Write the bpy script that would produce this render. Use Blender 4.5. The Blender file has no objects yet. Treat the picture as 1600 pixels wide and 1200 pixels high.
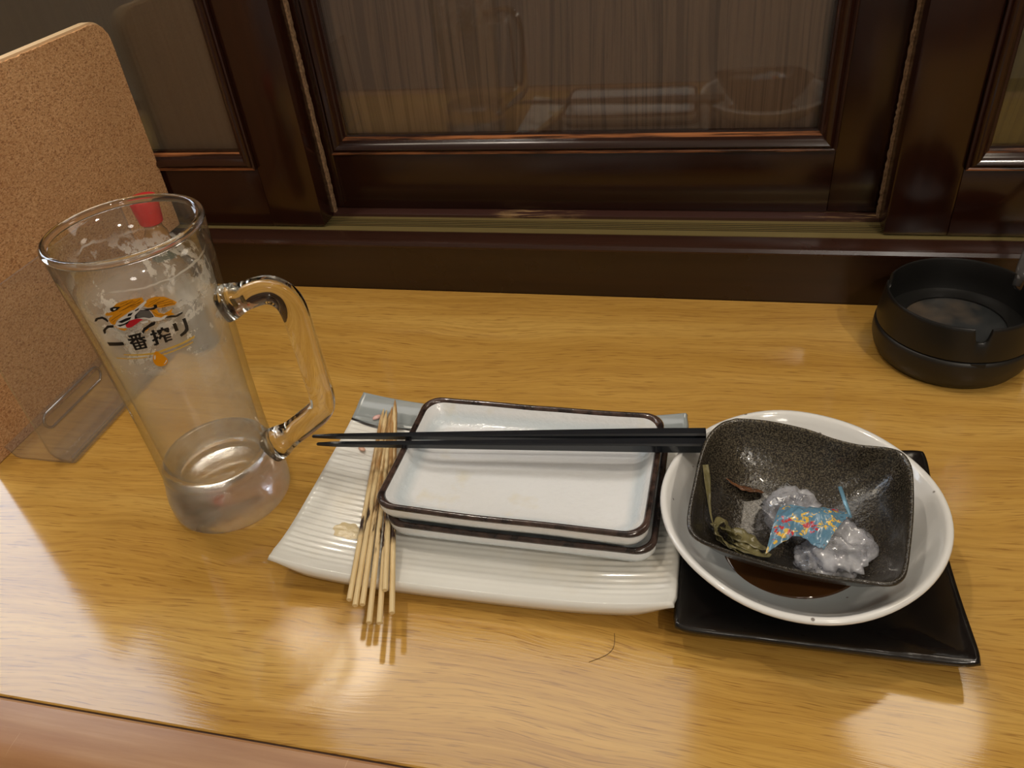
import bpy, bmesh, math, random
from mathutils import Vector, Matrix, noise
random.seed(7)
PI = math.pi
scn = bpy.context.scene
COL = scn.collection

# ------------------------------------------------------------------ camera, world, lights, exposure
cam_d = bpy.data.cameras.new('camera')
cam_d.sensor_fit = 'HORIZONTAL'; cam_d.sensor_width = 36.0; cam_d.lens = 28.2375
cam_d.clip_start = 0.01; cam_d.clip_end = 50
cam = bpy.data.objects.new('camera', cam_d); COL.objects.link(cam)
_r = (0.97282625, 0.21257712, -0.09176091); _u = (-0.05736066, 0.60523126, 0.7939804); _f = (-0.22431863, 0.7671415, -0.60097842)
cam.matrix_world = Matrix(((_r[0], _u[0], -_f[0], 0), (_r[1], _u[1], -_f[1], 0), (_r[2], _u[2], -_f[2], 0.325), (0, 0, 0, 1)))
scn.camera = cam
world = bpy.data.worlds.new('world'); scn.world = world; world.use_nodes = True
world.node_tree.nodes['Background'].inputs[0].default_value = (1.0, 0.90, 0.78, 1)
world.node_tree.nodes['Background'].inputs[1].default_value = 0.12

def lamp(name, loc, target, size, power, color, spread=PI):
    d = bpy.data.lights.new(name, 'AREA'); d.shape = 'DISK'; d.size = size; d.energy = power; d.color = color; d.spread = spread
    o = bpy.data.objects.new(name, d); COL.objects.link(o); o.location = loc
    o.rotation_euler = (Vector(target) - Vector(loc)).to_track_quat('-Z', 'Y').to_euler()
    return o
WARM = (1.0, 0.86, 0.68)
lamp('wall_spot', (-0.40, 0.505, 0.480), (-0.22, 0.22, 0), 0.13, 0.36, WARM)
lamp('wall_spot', (0.231, 0.512, 0.473), (0.10, 0.20, 0), 0.13, 0.28, WARM)
lamp('ceiling_spot', (-0.50, 0.36, 1.50), (-0.15, 0.35, 0), 0.06, 3.4, (1.0, 0.90, 0.76))
lamp('ceiling_spot', (0.42, 0.30, 1.50), (0.05, 0.30, 0), 0.08, 2.0, (1.0, 0.90, 0.76))
lamp('ceiling_spot', (0.70, -0.65, 1.35), (-0.15, 0.35, 0), 0.07, 6.8, (1.0, 0.90, 0.76))
_pl = bpy.data.lights.new('room_fill', 'POINT'); _pl.energy = 9.0; _pl.shadow_soft_size = 0.12; _pl.color = (1.0, 0.93, 0.84)  # unseen fill light, added to brighten the ceiling and mug reflections
_po = bpy.data.objects.new('room_fill', _pl); COL.objects.link(_po); _po.location = (0.5, -1.1, 1.15)
scn.cycles.max_bounces = 16; scn.cycles.diffuse_bounces = 3; scn.cycles.glossy_bounces = 4; scn.cycles.transmission_bounces = 16; scn.cycles.transparent_max_bounces = 16
scn.view_settings.view_transform = 'Standard'
scn.view_settings.look = 'None'
scn.view_settings.exposure = -0.12
scn.view_settings.gamma = 1.0
scn.view_settings.use_curve_mapping = False

# ------------------------------------------------------------------ material helpers
class NT:
    def __init__(s, name):
        s.m = bpy.data.materials.new(name); s.m.use_nodes = True
        s.t = s.m.node_tree; s.t.nodes.clear()
        s.out = s.t.nodes.new('ShaderNodeOutputMaterial')
    def n(s, kind, **kw):
        nd = s.t.nodes.new(kind)
        for k, v in kw.items():
            if k.startswith('i_'):
                key = k[2:]
                key = int(key) if key.isdigit() else key.replace('_', ' ')
                if isinstance(v, bpy.types.NodeSocket): s.t.links.new(v, nd.inputs[key])
                else: nd.inputs[key].default_value = v
            else: setattr(nd, k, v)
        return nd
    def link(s, a, b): s.t.links.new(a, b)
    def coord(s, scale=(1, 1, 1), loc=(0, 0, 0), rot=(0, 0, 0), kind='Object'):
        tc = s.n('ShaderNodeTexCoord'); mp = s.n('ShaderNodeMapping')
        s.link(tc.outputs[kind], mp.inputs[0]); mp.inputs[1].default_value = loc; mp.inputs[2].default_value = rot; mp.inputs[3].default_value = scale
        return mp.outputs[0]
    def noise(s, vec, scale=5, detail=4, rough=.55, dist=0):
        return s.n('ShaderNodeTexNoise', i_Vector=vec, i_Scale=scale, i_Detail=detail, i_Roughness=rough, i_Distortion=dist).outputs[0]
    def ramp(s, fac, stops, interp='LINEAR'):
        r = s.n('ShaderNodeValToRGB'); s.link(fac, r.inputs[0]); cr = r.color_ramp; cr.interpolation = interp
        while len(cr.elements) < len(stops): cr.elements.new(.5)
        for e, (p, c) in zip(cr.elements, stops):
            e.position = p; e.color = (c, c, c, 1) if isinstance(c, (int, float)) else (*c[:3], 1)
        return r.outputs[0]
    def mix(s, fac, a, b, blend='MIX'):
        m = s.n('ShaderNodeMix', data_type='RGBA', blend_type=blend)
        for sock, v in ((m.inputs[0], fac), (m.inputs[6], a), (m.inputs[7], b)):
            if isinstance(v, bpy.types.NodeSocket): s.link(v, sock)
            elif isinstance(v, tuple): sock.default_value = (*v[:3], 1)
            else: sock.default_value = v
        return m.outputs[2]
    def math(s, op, a, b=0.0, c=None):
        m = s.n('ShaderNodeMath', operation=op)
        for i, v in enumerate((a, b) if c is None else (a, b, c)):
            if isinstance(v, bpy.types.NodeSocket): s.link(v, m.inputs[i])
            else: m.inputs[i].default_value = v
        return m.outputs[0]
    def maprange(s, v, a, b, c=0.0, d=1.0, smooth=False):
        m = s.n('ShaderNodeMapRange'); m.interpolation_type = 'SMOOTHSTEP' if smooth else 'LINEAR'
        s.link(v, m.inputs[0])
        for i, x in zip((1, 2, 3, 4), (a, b, c, d)): m.inputs[i].default_value = x
        return m.outputs[0]
    def sep(s, vec):
        x = s.n('ShaderNodeSeparateXYZ'); s.link(vec, x.inputs[0]); return x.outputs
    def bump(s, h, strength=.3, dist=.001):
        b = s.n('ShaderNodeBump'); s.link(h, b.inputs['Height']); b.inputs['Strength'].default_value = strength; b.inputs['Distance'].default_value = dist
        return b.outputs[0]
    def bsdf(s, color, rough=.4, normal=None, metal=0.0, coat=0.0, spec=.5, **kw):
        p = s.n('ShaderNodeBsdfPrincipled')
        def put(k, v):
            if isinstance(v, bpy.types.NodeSocket): s.link(v, p.inputs[k])
            elif isinstance(v, tuple): p.inputs[k].default_value = (*v[:3], 1)
            else: p.inputs[k].default_value = v
        put('Base Color', color); put('Roughness', rough); put('Metallic', metal); put('Coat Weight', coat); put('Specular IOR Level', spec)
        if normal is not None: s.link(normal, p.inputs['Normal'])
        for k, v in kw.items(): put(k.replace('_', ' '), v)
        return p
    def done(s, node):
        s.link(node.outputs[0], s.out.inputs[0]); return s.m

def sr(r, g, b):
    f = lambda c: (c/255/12.92) if c/255 <= .04045 else ((c/255+.055)/1.055)**2.4
    return (f(r), f(g), f(b))

MAT = {}
def simple(name, col, rough=.4, metal=0.0, coat=0.0, **kw):
    t = NT(name); MAT[name] = t.done(t.bsdf(col, rough, None, metal, coat, **kw)); return MAT[name]

# oak laminate of the table
def mk_oak():
    t = NT('oak_laminate')
    base = t.coord()
    warp = t.noise(t.coord((2.2, 6.5, 1), (1.3, .4, 0)), 1.0, 2, .5)
    wv = t.n('ShaderNodeVectorMath', operation='MULTIPLY'); 
    wn = t.n('ShaderNodeTexNoise', i_Vector=t.coord((3.0, 7.0, 1), (.2, 3.1, 0)), i_Scale=1.0, i_Detail=3.0, i_Roughness=.5)
    t.link(wn.outputs[1], wv.inputs[0]); wv.inputs[1].default_value = (0.0, .075, 0)
    add = t.n('ShaderNodeVectorMath', operation='ADD'); t.link(base, add.inputs[0]); t.link(wv.outputs[0], add.inputs[1])
    def m2(scale, rot=0):
        mp = t.n('ShaderNodeMapping'); t.link(add.outputs[0], mp.inputs[0]); mp.inputs[3].default_value = scale; mp.inputs[2].default_value = (0, 0, rot); return mp.outputs[0]
    broad = t.noise(m2((2.2, 30, 1)), 1.0, 3, .6)
    mid = t.noise(m2((8, 380, 1)), 1.0, 4, .65)
    fine = t.noise(m2((30, 900, 1), .03), 1.0, 2, .6)
    tick = t.noise(m2((55, 1000, 1), .05), 1.0, 2, .5)
    c = t.ramp(broad, [(.30, sr(182, 136, 60)), (.50, sr(199, 154, 75)), (.70, sr(212, 169, 89))])
    c = t.mix(t.maprange(mid, .47, .68, 0, .5), c, sr(164, 118, 56))
    c = t.mix(t.maprange(mid, .28, .45, .35, 0), c, sr(214, 167, 90))
    c = t.mix(t.maprange(fine, .54, .72, 0, .45), c, sr(156, 110, 52))
    c = t.mix(t.maprange(tick, .58, .68, 0, .55), c, sr(128, 82, 36))
    c = t.mix(t.maprange(fine, .26, .44, .30, 0), c, sr(220, 175, 98))
    wear = t.noise(t.coord((1, 1, 1)), 9, 5, .6)
    rough = t.maprange(wear, .3, .75, .07, .15)
    return t.done(t.bsdf(c, rough, t.bump(fine, .05, .0004), coat=0.0, spec=.55))
MAT['oak'] = mk_oak()
def mk_nosing():
    t = NT('nosing_wood')
    g = t.noise(t.coord((9, 160, 160)), 1.0, 4, .6)
    w = t.noise(t.coord((6, 22, 22), (2, 0, 0)), 1.0, 4, .6)
    c = t.ramp(g, [(.3, sr(158, 112, 74)), (.55, sr(174, 130, 90)), (.8, sr(188, 148, 108))])
    c = t.mix(t.maprange(w, .5, .7, 0, .5), c, sr(156, 100, 56))
    s = t.noise(t.coord((700, 30, 30), (0, 0, 0), (0, 0, .6)), 1.0, 2, .5)
    c = t.mix(t.maprange(s, .70, .76, 0, .35), c, sr(216, 178, 136))
    return t.done(t.bsdf(c, t.maprange(w, .3, .7, .25, .42), t.bump(g, .1, .0004)))
MAT['nosing'] = mk_nosing()
def mk_darkwood(name, a, b, rough, axis='x'):
    t = NT(name)
    sc = (4, 130, 130) if axis == 'x' else (130, 130, 4)
    g = t.noise(t.coord(sc), 1.0, 4, .6)
    w = t.noise(t.coord((5, 5, 5)), 2.0, 4, .6)
    c = t.mix(t.maprange(g, .3, .7), a, b)
    return t.done(t.bsdf(c, t.maprange(w, .3, .7, rough*.75, rough*1.25), t.bump(g, .06, .0004), spec=.6))
MAT['dark_x'] = mk_darkwood('dark_varnished_wood_rail', sr(36, 16, 10), sr(48, 23, 13), .20, 'x')
MAT['dark_z'] = mk_darkwood('dark_varnished_wood_stile', sr(36, 16, 10), sr(48, 23, 13), .20, 'z')
MAT['sill'] = mk_darkwood('sill_wood', sr(40, 23, 14), sr(50, 30, 18), .30, 'x')
MAT['sill_top'] = mk_darkwood('sill_top_wood', sr(44, 24, 17), sr(60, 35, 25), .24, 'x')
def mk_worn(name, axis):
    t = NT(name)
    sc = (14, 260, 260) if axis == 'x' else (260, 260, 14)
    g = t.noise(t.coord(sc), 1.0, 5, .65)
    c = t.mix(t.maprange(g, .42 if axis == 'x' else .68, .58 if axis == 'x' else .80, 0, 1), sr(46, 22, 14), sr(176, 112, 68))
    return t.done(t.bsdf(c, .35))
MAT['worn_x'] = mk_worn('worn_edge_wood_across', 'x'); MAT['worn_z'] = mk_worn('worn_edge_wood_upright', 'z')
def mk_worn2():
    t = NT('chipped_rebate_wood')
    g = t.noise(t.coord((30, 300, 300)), 1.0, 5, .65); l = t.noise(t.coord((7, 1, 1), (4.3, 0, 0)), 1.0, 2, .5)
    m = t.math('MULTIPLY', t.maprange(g, .50, .60), t.maprange(l, .52, .66))
    c = t.mix(m, sr(62, 36, 30), sr(196, 160, 112))
    return t.done(t.bsdf(c, .4))
MAT['chipped'] = mk_worn2()
def mk_panel(name, lo, hi, line, xs):
    t = NT(name)
    warp = t.n('ShaderNodeTexNoise', i_Vector=t.coord((7, 1, 2.2), (xs, 0, 0)), i_Scale=1.0, i_Detail=2.0)
    wv = t.n('ShaderNodeVectorMath', operation='MULTIPLY'); t.link(warp.outputs[1], wv.inputs[0]); wv.inputs[1].default_value = (.05, 0, 0)
    add = t.n('ShaderNodeVectorMath', operation='ADD'); t.link(t.coord(), add.inputs[0]); t.link(wv.outputs[0], add.inputs[1])
    def m2(scale):
        mp = t.n('ShaderNodeMapping'); t.link(add.outputs[0], mp.inputs[0]); mp.inputs[3].default_value = scale; return mp.outputs[0]
    g = t.noise(m2((120, 1, 2.0)), 1.0, 3, .6); f = t.noise(m2((620, 1, 9)), 1.0, 3, .6)
    c = t.mix(t.maprange(g, .35, .65), lo, hi)
    c = t.mix(t.maprange(g, .52, .58, 0, .55), c, line)
    c = t.mix(t.maprange(f, .52, .66, 0, .6), c, line)
    return t.done(t.bsdf(c, .55))
MAT['panel'] = mk_panel('grained_panel_wood', sr(112, 84, 68), sr(132, 100, 82), sr(66, 44, 34), 0)
MAT['panel_plain'] = mk_panel('smooth_panel_wood', sr(104, 86, 74), sr(112, 92, 79), sr(98, 80, 68), 3)
MAT['panel_olive'] = mk_panel('olive_panel_wood', sr(94, 76, 40), sr(110, 90, 48), sr(76, 58, 30), 6)
def mk_clear(name, tint, ior, rough, extra=0.0, haze=None):
    """thin clear sheet: what is not reflected goes straight through"""
    t = NT(name)
    geo = t.n('ShaderNodeNewGeometry'); dt = t.n('ShaderNodeVectorMath', operation='DOT_PRODUCT'); t.link(geo.outputs['Normal'], dt.inputs[0]); t.link(geo.outputs['Incoming'], dt.inputs[1])
    f0 = ((ior-1)/(ior+1))**2
    om = t.math('SUBTRACT', 1.0, t.math('ABSOLUTE', dt.outputs['Value'])); fr = t.math('MULTIPLY_ADD', t.math('POWER', om, 5.0), 1-f0, f0)
    g = t.n('ShaderNodeBsdfGlossy', i_Roughness=rough); tr = t.n('ShaderNodeBsdfTransparent'); tr.inputs[0].default_value = (*tint, 1)
    base = tr.outputs[0]
    if haze:
        d = t.n('ShaderNodeBsdfDiffuse'); d.inputs[0].default_value = (*haze[0], 1)
        mm = t.n('ShaderNodeMixShader'); 
        if haze[2]:
            t.link(t.maprange(t.noise(t.coord(), haze[2], 5, .6), .35, .75, 0, haze[1]), mm.inputs[0])
        else: mm.inputs[0].default_value = haze[1]
        t.link(base, mm.inputs[1]); t.link(d.outputs[0], mm.inputs[2]); base = mm.outputs[0]
    m = t.n('ShaderNodeMixShader'); t.link(t.math('ADD', fr, extra), m.inputs[0]); t.link(base, m.inputs[1]); t.link(g.outputs[0], m.inputs[2])
    return t.done(m)
MAT['pane'] = mk_clear('window_pane_glass', (.95, .97, .95), 1.5, .015, .015)
MAT['acrylic'] = mk_clear('clear_acrylic', (.93, .93, .92), 1.45, .04, 0.01, ((.75, .74, .73), .05, 0))
MAT['acrylic_edge'] = mk_clear('acrylic_cut_edge', (.62, .58, .54), 1.6, .08, .12, ((.8, .78, .76), .12, 0))
MAT['film'] = mk_clear('wrapper_film', (.90, .91, .95), 1.5, .10, .05, ((.90, .90, .94), .72, 60))
MAT['smoky'] = mk_clear('smoky_plastic', (.55, .55, .56), 1.45, .12, .02, ((.35, .35, .36), .10, 0))
def mk_plaster():
    t = NT('cream_plaster'); n = t.noise(t.coord(), 60, 5, .6)
    return t.done(t.bsdf(t.mix(n, sr(226, 216, 200), sr(236, 228, 214)), .8, t.bump(n, .2, .002)))
MAT['plaster'] = mk_plaster()
def mk_cork():
    t = NT('cork_sheet'); co = t.coord()
    v = t.n('ShaderNodeTexVoronoi', i_Vector=t.coord((1, 1, 1.5)), i_Scale=950.0); 
    v2 = t.n('ShaderNodeTexVoronoi', i_Vector=t.coord((1, 1.4, 2.6), (.1, .2, .3)), i_Scale=520.0)
    big = t.noise(co, 14, 3, .5)
    sx = t.sep(v.outputs[1])[0]; sx2 = t.sep(v2.outputs[1])[0]
    c = t.ramp(sx, [(0, sr(182, 130, 84)), (.35, sr(206, 157, 108)), (.7, sr(218, 171, 122)), (1, sr(232, 190, 144))])
    c = t.mix(t.maprange(sx2, .88, .93, 0, .6), c, sr(132, 84, 48))
    c = t.mix(t.maprange(sx2, .06, .02, 0, .6), c, sr(218, 178, 130))
    c = t.mix(t.maprange(big, .35, .7, 0, .25), c, sr(160, 108, 62))
    return t.done(t.bsdf(c, .85, t.bump(sx, .15, .0006)))
MAT['cork'] = mk_cork()
simple('board_core', sr(226, 196, 156), .8)
simple('rubber_grey', sr(104, 94, 84), .6)
def mk_alu():
    t = NT('bronze_anodised_rail'); g = t.noise(t.coord((6, 500, 1)), 1.0, 3)
    return t.done(t.bsdf(t.mix(g, sr(150, 132, 84), sr(168, 150, 98)), .42, None, .6))
MAT['rail'] = mk_alu()
simple('rail_groove', sr(60, 50, 30), .5, .3)
def mk_pile():
    t = NT('pile_weatherstrip'); g = t.noise(t.coord((900, 900, 500)), 1.0, 3)
    return t.done(t.bsdf(t.mix(t.maprange(g, .3, .7), sr(96, 72, 52), sr(166, 134, 100)), .95))
MAT['pile'] = mk_pile()

# ------------------------------------------------------------------ mesh helpers
def link(name, me, mat=None, parent=None, smooth=True):
    o = bpy.data.objects.new(name, me); COL.objects.link(o)
    for m in (mat if isinstance(mat, (list, tuple)) else [mat]):
        if m is not None: me.materials.append(MAT[m] if isinstance(m, str) else m)
    if smooth and len(me.polygons): me.polygons.foreach_set('use_smooth', [True]*len(me.polygons))
    if parent is not None: o.parent = parent
    return o
def from_bm(name, bm, mat=None, parent=None, smooth=True, recalc=True):
    if recalc: bmesh.ops.recalc_face_normals(bm, faces=bm.faces[:])
    me = bpy.data.meshes.new(name); bm.to_mesh(me); bm.free()
    return link(name, me, mat, parent, smooth)
def from_py(name, vs, fs, mat=None, parent=None, smooth=True, recalc=True):
    bm = bmesh.new(); bv = [bm.verts.new(v) for v in vs]
    for f in fs:
        try: bm.faces.new([bv[i] for i in f])
        except ValueError: pass
    return from_bm(name, bm, mat, parent, smooth, recalc)
def empty(name, loc=(0, 0, 0)):
    o = bpy.data.objects.new(name, None); COL.objects.link(o); o.location = loc; o.empty_display_size = .01; return o
def tag(o, label=None, cat=None, group=None, kind=None):
    for k, v in (('label', label), ('category', cat), ('group', group), ('kind', kind)):
        if v: o[k] = v
    return o
def autosmooth(o, ang=35):
    me = o.data
    me.polygons.foreach_set('use_smooth', [True]*len(me.polygons))
    me.set_sharp_from_angle(angle=math.radians(ang))
    return o
def box(name, lo, hi, mat, parent=None, bev=0.0, seg=2):
    bm = bmesh.new(); bmesh.ops.create_cube(bm, size=1)
    for v in bm.verts: v.co = Vector([(lo[i]+hi[i])/2 + v.co[i]*(hi[i]-lo[i]) for i in range(3)])
    if bev: bmesh.ops.bevel(bm, geom=bm.edges[:], offset=bev, segments=seg, affect='EDGES', profile=.6)
    o = from_bm(name, bm, mat, parent, False)
    return autosmooth(o)
def loft(rings, closed=True, cap0=True, cap1=True):
    """rings of equal length -> verts, faces; caps are fans around the ring's centre"""
    vs = []; fs = []; n = len(rings[0])
    for r in rings: vs += [tuple(p) for p in r]
    for k in range(len(rings)-1):
        for i in range(n if closed else n-1):
            j = (i+1) % n
            fs.append((k*n+i, k*n+j, (k+1)*n+j, (k+1)*n+i))
    for flag, k in ((cap0, 0), (cap1, len(rings)-1)):
        if flag:
            c = [sum(p[a] for p in rings[k])/n for a in range(3)]; vs.append(tuple(c)); ci = len(vs)-1
            for i in range(n): fs.append((k*n+i, k*n+(i+1) % n, ci))
    return vs, fs
def lathe_rings(profile, n=64, c=(0, 0)):
    return [[(c[0]+r*math.cos(2*PI*i/n), c[1]+r*math.sin(2*PI*i/n), z) for i in range(n)] for r, z in profile]
def lathe(name, profile, mat, parent=None, n=64, cap0=True, cap1=True):
    return from_py(name, *loft(lathe_rings(profile, n), True, cap0, cap1), mat, parent)
def rrect(hw, hd, r, n=8):
    out = []
    for cx, cy, a0 in ((hw-r, hd-r, 0), (-hw+r, hd-r, 90), (-hw+r, -hd+r, 180), (hw-r, -hd+r, 270)):
        for k in range(n+1):
            a = math.radians(a0+90*k/n); out.append((cx+r*math.cos(a), cy+r*math.sin(a)))
    return out
def dense(poly, step):
    out = []
    for i, a in enumerate(poly):
        b = poly[(i+1) % len(poly)]; L = math.dist(a, b); k = max(1, int(L/step))
        for j in range(k): out.append(tuple(a[d]+(b[d]-a[d])*j/k for d in range(len(a))))
    return out
def tube(pts, radii, n=10, squash=None, cap=True, up=(0, 0, 1)):
    """tube along points; squash = (width factor, height factor, exponent) for a squarish section"""
    rings = []; prev = None
    P = [Vector(p) for p in pts]
    for i, p in enumerate(P):
        t = (P[min(i+1, len(P)-1)]-P[max(i-1, 0)]).normalized()
        if prev is None:
            a = Vector(up); a = (a-t*a.dot(t))
            if a.length < 1e-4: a = Vector((1, 0, 0)); a = a-t*a.dot(t)
        else: a = prev-t*prev.dot(t)
        a.normalize(); prev = a; b = t.cross(a)
        r = radii[i] if isinstance(radii, (list, tuple)) else radii
        ring = []
        for k in range(n):
            th = 2*PI*k/n; ca, sa = math.cos(th), math.sin(th)
            if squash:
                e = 2/squash[2]; ca = math.copysign(abs(ca)**e, ca)*squash[1]; sa = math.copysign(abs(sa)**e, sa)*squash[0]
            ring.append(tuple(p+a*(r*ca)+b*(r*sa)))
        rings.append(ring)
    return loft(rings, True, cap, cap)
def catmull(pts, k=8):
    P = [Vector(p) for p in pts]; P = [2*P[0]-P[1]]+P+[2*P[-1]-P[-2]]; out = []
    for i in range(1, len(P)-2):
        for j in range(k):
            t = j/k; a, b, c, d = P[i-1:i+3]
            out.append(.5*((2*b)+(c-a)*t+(2*a-5*b+4*c-d)*t*t+(-a+3*b-3*c+d)*t**3))
    out.append(P[-2]); return out
def slab(name, nx, ny, fxy, zt, zb, mat, parent=None, edge=.0012):
    """a dish: upper and lower height fields over the same plan joined by a rounded rim"""
    vs = []; fs = []; W = nx+1
    def g(i, j): return -1+2*i/nx, -1+2*j/ny
    for top in (1, 0):
        for j in range(ny+1):
            for i in range(nx+1):
                u, v = g(i, j); x, y = fxy(u, v); vs.append((x, y, (zt if top else zb)(u, v)))
    N = W*(ny+1)
    for j in range(ny):
        for i in range(nx):
            a = j*W+i; fs.append((a, a+1, a+W+1, a+W)); fs.append((N+a, N+a+W, N+a+W+1, N+a+1))
    loop = [i for i in range(nx)]+[nx+j*W for j in range(ny)]+[ny*W+nx-i for i in range(nx)]+[(ny-j)*W for j in range(ny)]
    mid = []
    for a in loop:
        t = Vector(vs[a]); b = Vector(vs[a+N]); m = (t+b)/2; d = Vector((m.x, m.y, 0))
        m += Vector((math.copysign(edge, m.x) if abs(abs(-1+2*(a % W)/nx)) > .999 else 0, math.copysign(edge, m.y) if abs(-1+2*(a//W)/ny) > .999 else 0, 0))
        mid.append(len(vs)); vs.append(tuple(m))
    L = len(loop)
    for k in range(L):
        a, b = loop[k], loop[(k+1) % L]; p, q = mid[k], mid[(k+1) % L]
        fs.append((a, p, q, b)); fs.append((p, a+N, b+N, q))
    return from_py(name, vs, fs, mat, parent)
def ss(a, b, x):
    t = max(0, min(1, (x-a)/(b-a))); return t*t*(3-2*t)

# ================================================================== the setting
def struct(o): o['kind'] = 'structure'; return o
TX0, TX1 = -1.25, 1.25
struct(box('floor', (-3, -2.2, -0.74), (3, .6, -0.72), simple('floor_tile', sr(96, 84, 72), .5)))
struct(box('ceiling', (-3, -2.2, 1.62), (3, .75, 1.64), 'plaster'))
struct(box('wall_left', (-3.02, -2.2, -.72), (-3, .75, 1.62), 'plaster'))
struct(box('wall_right', (3, -2.2, -.72), (3.02, .75, 1.62), 'plaster'))
struct(box('wall_rear', (-3, -2.22, -.72), (3, -2.2, 1.62), 'plaster'))
struct(box('wall_back', (-3, .625, -.72), (3, .645, 1.62), 'plaster'))
# plaster field above the sliding doors; dark boarding to its right
struct(box('wall_back_upper', (-.66, .549, .490), (.02, .625, 1.62), 'plaster'))
struct(box('wall_back_boarding', (.02, .545, .490), (1.3, .625, 1.62), 'dark_z'))
struct(box('wall_back_lower', (-3, .56, -.72), (3, .625, -.04), 'plaster'))
hd = struct(box('trim_1', (-.70, .541, .462), (1.3, .625, .490), 'dark_x', None, .002))

# sill below the doors: front board, bevelled nose, aluminium track, back rebate
sill = struct(box('trim_2', (-1.3, .5318, -.04), (1.3, .625, .0385), 'sill'))
def prism_x(name, prof, x0, x1, mat, parent=None, mats=None):
    n = len(prof); vs = [(x0, y, z) for y, z in prof]+[(x1, y, z) for y, z in prof]
    fs = [tuple(range(n)), tuple(range(n, 2*n))]+[(i, (i+1) % n, n+(i+1) % n, n+i) for i in range(n)]
    o = from_py(name, vs, fs, mat, parent, False)
    return autosmooth(o, 30)
prism_x('sill_cap', [(.5308, .0385), (.5308, .0400), (.5322, .0424), (.5342, .0431), (.5495, .0432), (.5495, .0385)], -1.3, 1.3, 'sill_top', sill)
prism_x('door_track', [(.5496, .0385), (.5496, .0436), (.5535, .0438), (.5580, .0438), (.5583, .0424), (.5592, .0424), (.5595, .0438), (.5625, .0438), (.5628, .0424), (.5637, .0424), (.5640, .0438),
        (.5665, .0438), (.5668, .0424), (.5677, .0424), (.5680, .0440), (.5735, .0440), (.5735, .0385)], -1.3, 1.3, 'rail', sill)
for _y in (.5572, .5600, .5628, .5656, .5684): box('track_groove', (-1.3, _y-.00035, .0430), (1.3, _y+.00035, .0441), 'rail_groove', sill)
prism_x('rebate_strip', [(.5736, .0385), (.5736, .0462), (.5745, .0466), (.5920, .0466), (.5920, .0385)], -1.3, 1.3, 'chipped', sill)

def moulding(name, x0, x1, z0, z1, yf, side, parent):
    prof = [(0, 0), (0, .0030), (.0012, .0034), (.0022, .0028), (.0030, .0046), (.0050, .0056), (.0072, .0046), (.0092, .0016), (.0104, -.0004), (.0118, -.0006), (.0122, -.0042), (.0136, -.0044)]
    worn = {1, 2, 8, 9}
    vs = []; fs = []; mi = []
    for t, h in prof:
        y = yf-h
        if side == 'bottom': a, b = (x0+t, y, z0+t), (x1-t, y, z0+t)
        elif side == 'top': a, b = (x0+t, y, z1-t), (x1-t, y, z1-t)
        elif side == 'left': a, b = (x0+t, y, z0+t), (x0+t, y, z1-t)
        else: a, b = (x1-t, y, z0+t), (x1-t, y, z1-t)
        vs += [a, b]
    for i in range(len(prof)-1):
        fs.append((2*i, 2*i+1, 2*i+3, 2*i+2)); mi.append(1 if i in worn else 0)
    # back face makes the strip a solid
    k = len(prof)-1
    nb = len(vs)
    for src in (0, 1, 2*k, 2*k+1):
        p = vs[src]; vs.append((p[0], yf+.0085, p[2]))
    fs += [(2*k, 2*k+1, nb+3, nb+2), (nb+2, nb+3, nb+1, nb), (nb, nb+1, 1, 0)]; mi += [0, 0, 0]
    ax = 'x' if side in ('bottom', 'top') else 'z'
    o = from_py(name, vs, fs, ['dark_'+ax, 'worn_'+ax], parent, False)
    for p, m in zip(o.data.polygons, mi): p.material_index = m
    return autosmooth(o, 40)
def door(n, x0, x1, yf, gx0, gx1, gz0, panel, mats=''):
    z0, z1, gz1 = .0445 if yf < .57 else .0470, .462, .435
    D = .026
    root = struct(empty('door_%d' % n, ((x0+x1)/2, yf, z0)))
    root['label'] = {1: 'dark varnished sliding door behind the mug and cork board', 2: 'middle dark varnished sliding door set back behind its neighbours', 3: 'dark varnished sliding door beside the ashtray'}[n]
    base = root.location.copy()
    def add(o):
        o.parent = root; o.matrix_parent_inverse = Matrix.Translation(-base); return o
    add(box('stile', (x0, yf, z0), (gx0, yf+D, z1), 'dark_z', None, .0016))
    add(box('stile', (gx1, yf, z0), (x1, yf+D, z1), 'dark_z', None, .0016))
    add(box('bottom_rail', (gx0, yf+.0002, z0), (gx1, yf+D, gz0), 'dark_x', None, .0004))
    add(box('top_rail', (gx0, yf+.0002, gz1), (gx1, yf+D, z1), 'dark_x', None, .0004))
    for s in ('bottom', 'top', 'left', 'right'):
        add(moulding('moulding', gx0, gx1, gz0, gz1, yf, s, None))
    e = .0136
    add(box('glass_pane', (gx0+e-.0015, yf+.0046, gz0+e-.0015), (gx1-e+.0015, yf+.0074, gz1-e+.0015), 'pane'))
    add(box('backing_panel', (gx0+.001, yf+.0125, gz0+.001), (gx1-.001, yf+D-.002, gz1-.001), panel))
    return root, add
d1, a1 = door(1, -.660, -.3060, .553, -.620, -.3520, .0945, 'panel_plain')
d2, a2 = door(2, -.335, .140, .5836, -.299, .0858, .0945, 'panel')
d3, a3 = door(3, .1210, .640, .553, .1625, .600, .0930, 'panel_olive')
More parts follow.
